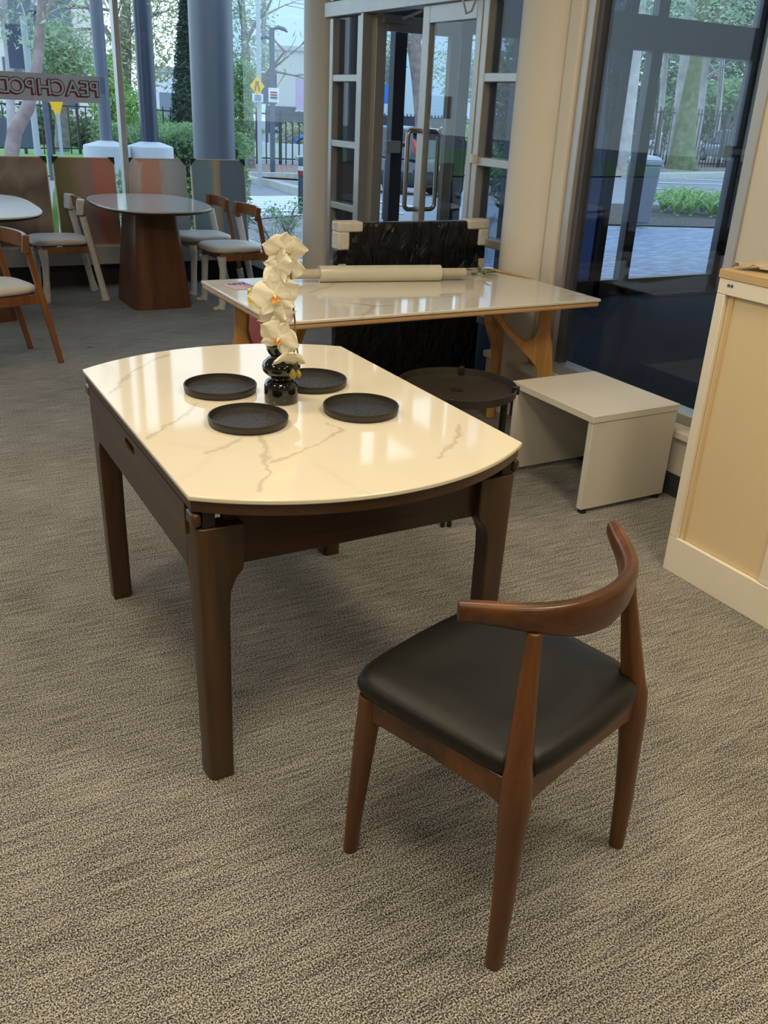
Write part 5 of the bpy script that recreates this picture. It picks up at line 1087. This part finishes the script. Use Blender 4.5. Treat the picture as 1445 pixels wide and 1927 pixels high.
p = at(1372, 288, 57); car('dark blue station wagon parked behind the palisade fence', (p.x, p.y, gz(p.x, p.y) + 0.25), math.radians(70), plain('navy_car_paint', (0.12, 0.16, 0.22), 0.2, 0.03, Coat_Weight=1.0), True)
p = at(1436, 300, 55); car('white car with a yellow number plate behind the palisade fence at the far right', (p.x, p.y, gz(p.x, p.y)), math.radians(70), plain('white_car_paint', (0.60, 0.70, 0.72), 0.3, 0.02, Coat_Weight=1.0), False)

# buildings
def building(label, u0, u1, vtop, D, depth, mat, wins=(), band=None, name='building', skew=0.0):
    a = at(u0, 200, D); b = at(u1, 200, D + skew); top = at((u0 + u1) / 2, vtop, D).z; zb = -1.2; d = (b - a); d.z = 0; L_ = d.length; d.normalize(); n_ = Vector((-d.y, d.x, 0))
    t = thing(name, label, 'building', (a.x, a.y, zb), math.atan2(d.y, d.x))
    MB().box(0, L_, 0, depth, 0, top - zb).build('wall', mat, t, local=True, smooth=False)
    MB().box(-0.2, L_ + 0.2, -0.2, depth + 0.2, top - zb, top - zb + 0.3).build('roof_edge', plain('roof_edge_%s' % name, (0.4, 0.42, 0.44), 0.6), t, local=True, smooth=False)
    for fx0, fx1, z0, z1, m_ in wins:
        w_ = MB().box(fx0 * L_, fx1 * L_, -0.06, 0.02, z0, z1).build('window', m_, t, local=True, smooth=False)
        MB().box(fx0 * L_ - 0.08, fx1 * L_ + 0.08, -0.10, -0.0, z0 - 0.12, z0).build('window_sill', mat, w_, local=True, smooth=False)
    if band: MB().box(-0.01, L_ + 0.01, -0.05, 0, 0.0, band).build('base_band', darkpost, t, local=True, smooth=False)
    return t
wg = plain('far_window', (0.10, 0.13, 0.17), 0.15); cream = plain('cream_render', (0.66, 0.65, 0.60), 0.8); white = plain('white_cladding', (0.66, 0.72, 0.76), 0.7); tan = plain('tan_panel_wall', (0.48, 0.50, 0.47), 0.8)
building('cream multi-storey building with dark windows beyond the trees, far left', -120, 205, -160, 78, 12, cream, [(0.40, 0.52, 2.2, 4.8, wg), (0.66, 0.82, 6.0, 9.8, wg), (0.42, 0.60, 6.0, 9.4, wg), (0.66, 0.82, 1.5, 4.4, wg)], None)
building('low white house with a grey garage door left of the large column', 292, 352, 137, 58, 8, white, [(0.15, 0.85, 0.1, 2.9, plain('garage_door', (0.20, 0.23, 0.28), 0.6))])
building('tan panelled warehouse behind the double street lamp', 500, 690, 98, 75, 10, tan, [(0.30, 0.62, 2.2, 4.4, plain('mauve_sign', (0.42, 0.32, 0.50), 0.7))], 2.4)
building('tall pale blue-white office block rising behind the warehouse', 430, 640, -220, 120, 14, plain('pale_blue_cladding', (0.62, 0.74, 0.82), 0.6), [(0.3, 0.34, 6, 24, wg)])
building('long pale building with a dark blue base seen through the glass doors', 660, 1010, 60, 80, 12, plain('pale_grey_wall', (0.60, 0.70, 0.78), 0.7), [(0.17, 0.26, 3.6, 6.4, wg), (0.62, 0.70, 3.6, 6.4, wg)], 2.1, skew=0)
c = at(712, 176, 60); tag(board(c, 0.9, 0.55, plain('blue_sign', (0.02, 0.15, 0.55), 0.5), 'wall_sign', None), 'small blue sign on the far wall through the left door pane', 'sign')
c = at(520, 300, 40); tag(board(c, 1.9, 0.62, wht, 'low_white_wall', None, d=0.1), 'low white wall behind the railing next to the blue car', 'wall')
# trees through the doors and right windows
tree_px('pinkish gum tree rising between the two glass doors', [(800, 305), (796, 230), (788, 150), (780, 90), (770, 30), (765, -60)], 36, [0.34, 0.30, 0.27, 0.26, 0.24, 0.16], bark_pink, [(720, 110, 0, 0.9, 0.8, 160), (850, 130, 0, 1.0, 1.0, 260), (890, 90, 0, 1.0, 1.2, 260), (745, 60, 0, 0.9, 0.9, 160), (870, 170, 0, 0.7, 0.5, 140)], 'gum', 0.13, 21, (3.2, 3), tipleaves=3)
bush('green bushes behind the railing right of the parked SUV', at(885, 262, 44), (1.1, 1.1, 1.0), 900, 'bright', 0.14, 60)
bush('grey-green foliage mass right of the glass doors', at(960, 200, 34), (1.2, 1.4, 3.0), 2600, 'dark', 0.16, 61)
bush('dark low shrubs right of the glass doors near the entry', at(960, 350, 15), (0.5, 0.7, 0.6), 1400, 'dark', 0.06, 62)
tree_px('thick mossy forked gum trunk beyond the car park', [(1283, 318), (1284, 290), (1290, 240), (1297, 190), (1312, 100), (1325, 0), (1330, -80)], 50, [0.85, 0.62, 0.50, 0.42, 0.30, 0.26, 0.2], bark_moss, [(1330, 20, 0, 2.6, 1.6, 900)], 'gum', 0.18, 22, (4, 2))
tree_px('grey gum trunk leaning left beside the mossy trunk', [(1268, 316), (1272, 270), (1282, 190), (1290, 110), (1300, 0)], 51.5, [0.62, 0.42, 0.34, 0.28, 0.2], bark_pale, [], 'gum', 0.18, 23, None)
for k, (u, v, u2, D, r, lb) in enumerate(((1176, 290, 1208, 46, 0.28, 'pale slender gum trunk left of the outer door frame'), (1305, 312, 1345, 60, 0.24, 'slender pale gum trunk just right of the mossy trunk'), (1395, 290, 1432, 58, 0.36, 'pale gum trunk right of the outer door stile'), (1236, 290, 1262, 66, 0.22, 'thin pale gum trunk left of the mossy trunk'), (1345, 300, 1368, 68, 0.20, 'thin pale gum trunk behind the dark station wagon'), (1120, 300, 1142, 40, 0.30, 'grey gum trunk seen through the pane coloured dark for its reflection'))):
    tree_px(lb, [(u, v), ((u + u2) / 2, 150), (u2, 0), (u2 + 10, -90)], D, [r, r * 0.85, r * 0.7, r * 0.5], bark_pale, [(u2, 30, 0, 1.6, 1.2, 260)], 'gum', 0.18, 70 + k, (3.4, 2), tipleaves=5)
for k, (u, v, D, rx, rz_, n, lm, lb) in enumerate(((1130, 120, 90, 7.2, 7, 5760, 'dark', 'dark green canopy left in the right window'), (1230, 90, 94, 7.2, 7, 6720, 'gum', 'pale green eucalyptus canopy above the bin'), (1330, 110, 96, 7.2, 7, 6720, 'gum', 'pale eucalyptus canopy behind the mossy tree'), (1430, 90, 94, 7.2, 7, 6720, 'mid', 'bright green canopy at the right edge'), (1200, 215, 88, 6, 3.2, 4160, 'dark', 'dark understorey behind the fence above the bin'), (1320, 220, 88, 6, 2.8, 4160, 'mid', 'green understorey behind the fence beside the mossy tree'), (1425, 195, 86, 5, 2.6, 3520, 'mid', 'rounded green bush behind the white car'), (1290, -10, 62, 5, 3.5, 4160, 'gum', 'eucalyptus leaves above the entry header'), (1400, -5, 60, 5, 3.5, 4160, 'mid', 'leafy branches at the top right corner'), (1040, 130, 84, 7.2, 7, 4160, 'dark', 'dark canopy behind the cream column'))):
    bush(lb, at(u, v, D), (rx, rx, rz_), n, lm, 0.26, 80 + k, 'tree_canopy', 'tree')
# wheelie bin
BX = thing('litter_bin', 'tall grey litter bin beside the strappy plants outside the entry', 'bin', (10.72, 11.0, 0), math.radians(-28))
MB().loft([[(a * w_, b * w_, z) for a, b in ((-1, -1), (1, -1), (1, 1), (-1, 1))] for z, w_ in ((0.0, 0.17), (0.86, 0.215))]).build('bin_body', plain('bin_grey', (0.16, 0.17, 0.20), 0.45), BX, bevel=0.03, local=True)
MB().loft([[(a * w_, b * w_, z) for a, b in ((-1, -1), (1, -1), (1, 1), (-1, 1))] for z, w_ in ((0.862, 0.225), (0.93, 0.225))]).build('bin_rim', plain('bin_rim_grey', (0.24, 0.26, 0.30), 0.45), BX, bevel=0.015, local=True)
MB().loft([[(a * w_, b * w_, z) for a, b in ((-1, -1), (1, -1), (1, 1), (-1, 1))] for z, w_ in ((0.932, 0.222), (0.985, 0.17), (1.0, 0.09))]).build('bin_lid', plain('bin_lid_grey', (0.34, 0.37, 0.40), 0.4), BX, bevel=0.015, local=True)
# strappy plants
def strap_leaf(mb, c, a, ln, w_, rnd, lift):
    d = Vector((math.cos(a), math.sin(a), 0)); s = Vector((-math.sin(a), math.cos(a), 0)); n = 7; vs = []
    for i in range(n + 1):
        t_ = i / n; p = Vector(c) + d * ln * (t_ * 0.55 + 0.35 * t_ * t_) + Vector((0, 0, ln * lift * (1.7 * t_ - 1.25 * t_ * t_))); ww = w_ * (1 - t_ ** 2.2) + 0.001
        vs += [p - s * ww, p + Vector((0, 0, -ww * 0.4)), p + s * ww]
    k = len(mb.v); mb.v += [tuple(v) for v in vs]
    for i in range(n):
        for j in range(2): q = k + i * 3 + j; mb.f.append((q, q + 1, q + 4, q + 3))
rnd = random.Random(5); px_ = []
strapm = leaf_mat('strap_leaf', (0.13, 0.30, 0.06), (0.45, 0.62, 0.24))
for k in range(30):
    f_ = rnd.random(); g_ = rnd.random(); p_ = gp((1205 + f_ * 150) if k < 22 else (1365 + f_ * 90), 396 + g_ * 18); x, y = p_.x, p_.y
    pl = thing('strappy_lily', 'arching green strap-leaved lily plant in the mulch bed outside the entry', 'plant', (x, y, gz(x, y) + 0.04), 0.0, 'strappy lilies in the mulch bed'); mb = MB()
    for q in range(26): strap_leaf(mb, (x, y, gz(x, y) + 0.03), rnd.uniform(0, 6.283), rnd.uniform(0.50, 0.85), rnd.uniform(0.015, 0.026), rnd, rnd.uniform(0.7, 1.25))
    mb.build('leaves', strapm, pl, angle=180)
    MB().lathe([(0.03, -0.03), (0.035, 0.02), (0.02, 0.07), (0.0, 0.09)], 10, (x, y, gz(x, y) + 0.03)).build('crown', plain('lily_crown', (0.4, 0.38, 0.25), 0.8) if k == 0 else bpy.data.materials['lily_crown'], pl)
x, y = 2.9 + 0.5, 9.4
for k, (x, y, lb) in enumerate(((3.95, 9.6, 'small twiggy plant in the leaf litter, nearest the corner window'), (4.5, 10.5, 'small twiggy plant in the leaf litter, middle one'), (4.9, 11.4, 'small twiggy plant in the leaf litter, farthest near the striped walkway'))):
    rnd = random.Random(90 + k); pl = thing('twiggy_plant', lb, 'plant', (x, y, 0.02)); mb = MB(); st = MB()
    for q in range(14):
        a = rnd.uniform(0, 6.28); e_ = Vector((x + math.cos(a) * 0.25, y + math.sin(a) * 0.25, 0.15 + rnd.random() * 0.18)); st.tube([(x, y, 0.0), ((x + e_.x) / 2, (y + e_.y) / 2, e_.z * 0.7), e_], [0.006, 0.004, 0.002], 5); leaves(mb, e_, (0.09, 0.09, 0.07), 10, 0.022, rnd, 1.0, 0)
    st.build('stems', bark_grey, pl); mb.build('foliage', LM['mid'], pl, smooth=False)
# strappy clump seen between the paintings, and shrub behind painting gap
for k, (u, v, lb) in enumerate(((103, 420, 'green strap-leaved plant seen in the gap between the first two paintings'),)):
    p = at(u, v, 9.6); x, y = p.x, p.y; pl = thing('strappy_lily', lb, 'plant', (x, y, 0.0)); mb = MB(); rnd = random.Random(33)
    for q in range(46): strap_leaf(mb, (x, y, 0.0), rnd.uniform(0, 6.283), rnd.uniform(0.5, 0.95), rnd.uniform(0.015, 0.025), rnd, rnd.uniform(0.9, 1.5))
    mb.build('leaves', strapm, pl, angle=180)
for k, (x, y, rz_, lb) in enumerate(((2.62, 10.4, 0.42, 'glossy green shrub seen between the second and third paintings'), (3.0, 10.0, 0.40, 'glossy green shrub seen between the third and fourth paintings'), (3.55, 9.9, 0.42, 'glossy green shrub beside the corner of the glazing'))):
    bush(lb, Vector((x, y, rz_)), (0.28, 0.28, rz_), 1500, 'mid', 0.028, 95 + k)

r_ = ray(168, 655); t_ = -1.495 / r_.z; q = Vector((0, 0, 1.495)) + r_ * t_
tag(MB().add([q + Vector((-0.018, 0, 0.004)), q + Vector((0, -0.006, 0.006)), q + Vector((0.02, 0.002, 0.004)), q + Vector((0.002, 0.009, 0.009))], [(0, 1, 2), (0, 2, 3)]).build('fallen_leaf', M['leafgreen'], solid=0.001), 'tiny green leaf scrap lying on the carpet left of the oval table', 'leaf')

# ------------------------------------------------------------------ tidy helper properties
for o in list(bpy.data.objects):
    for k in ('_loc', '_rz'):
        if k in o: del o[k]
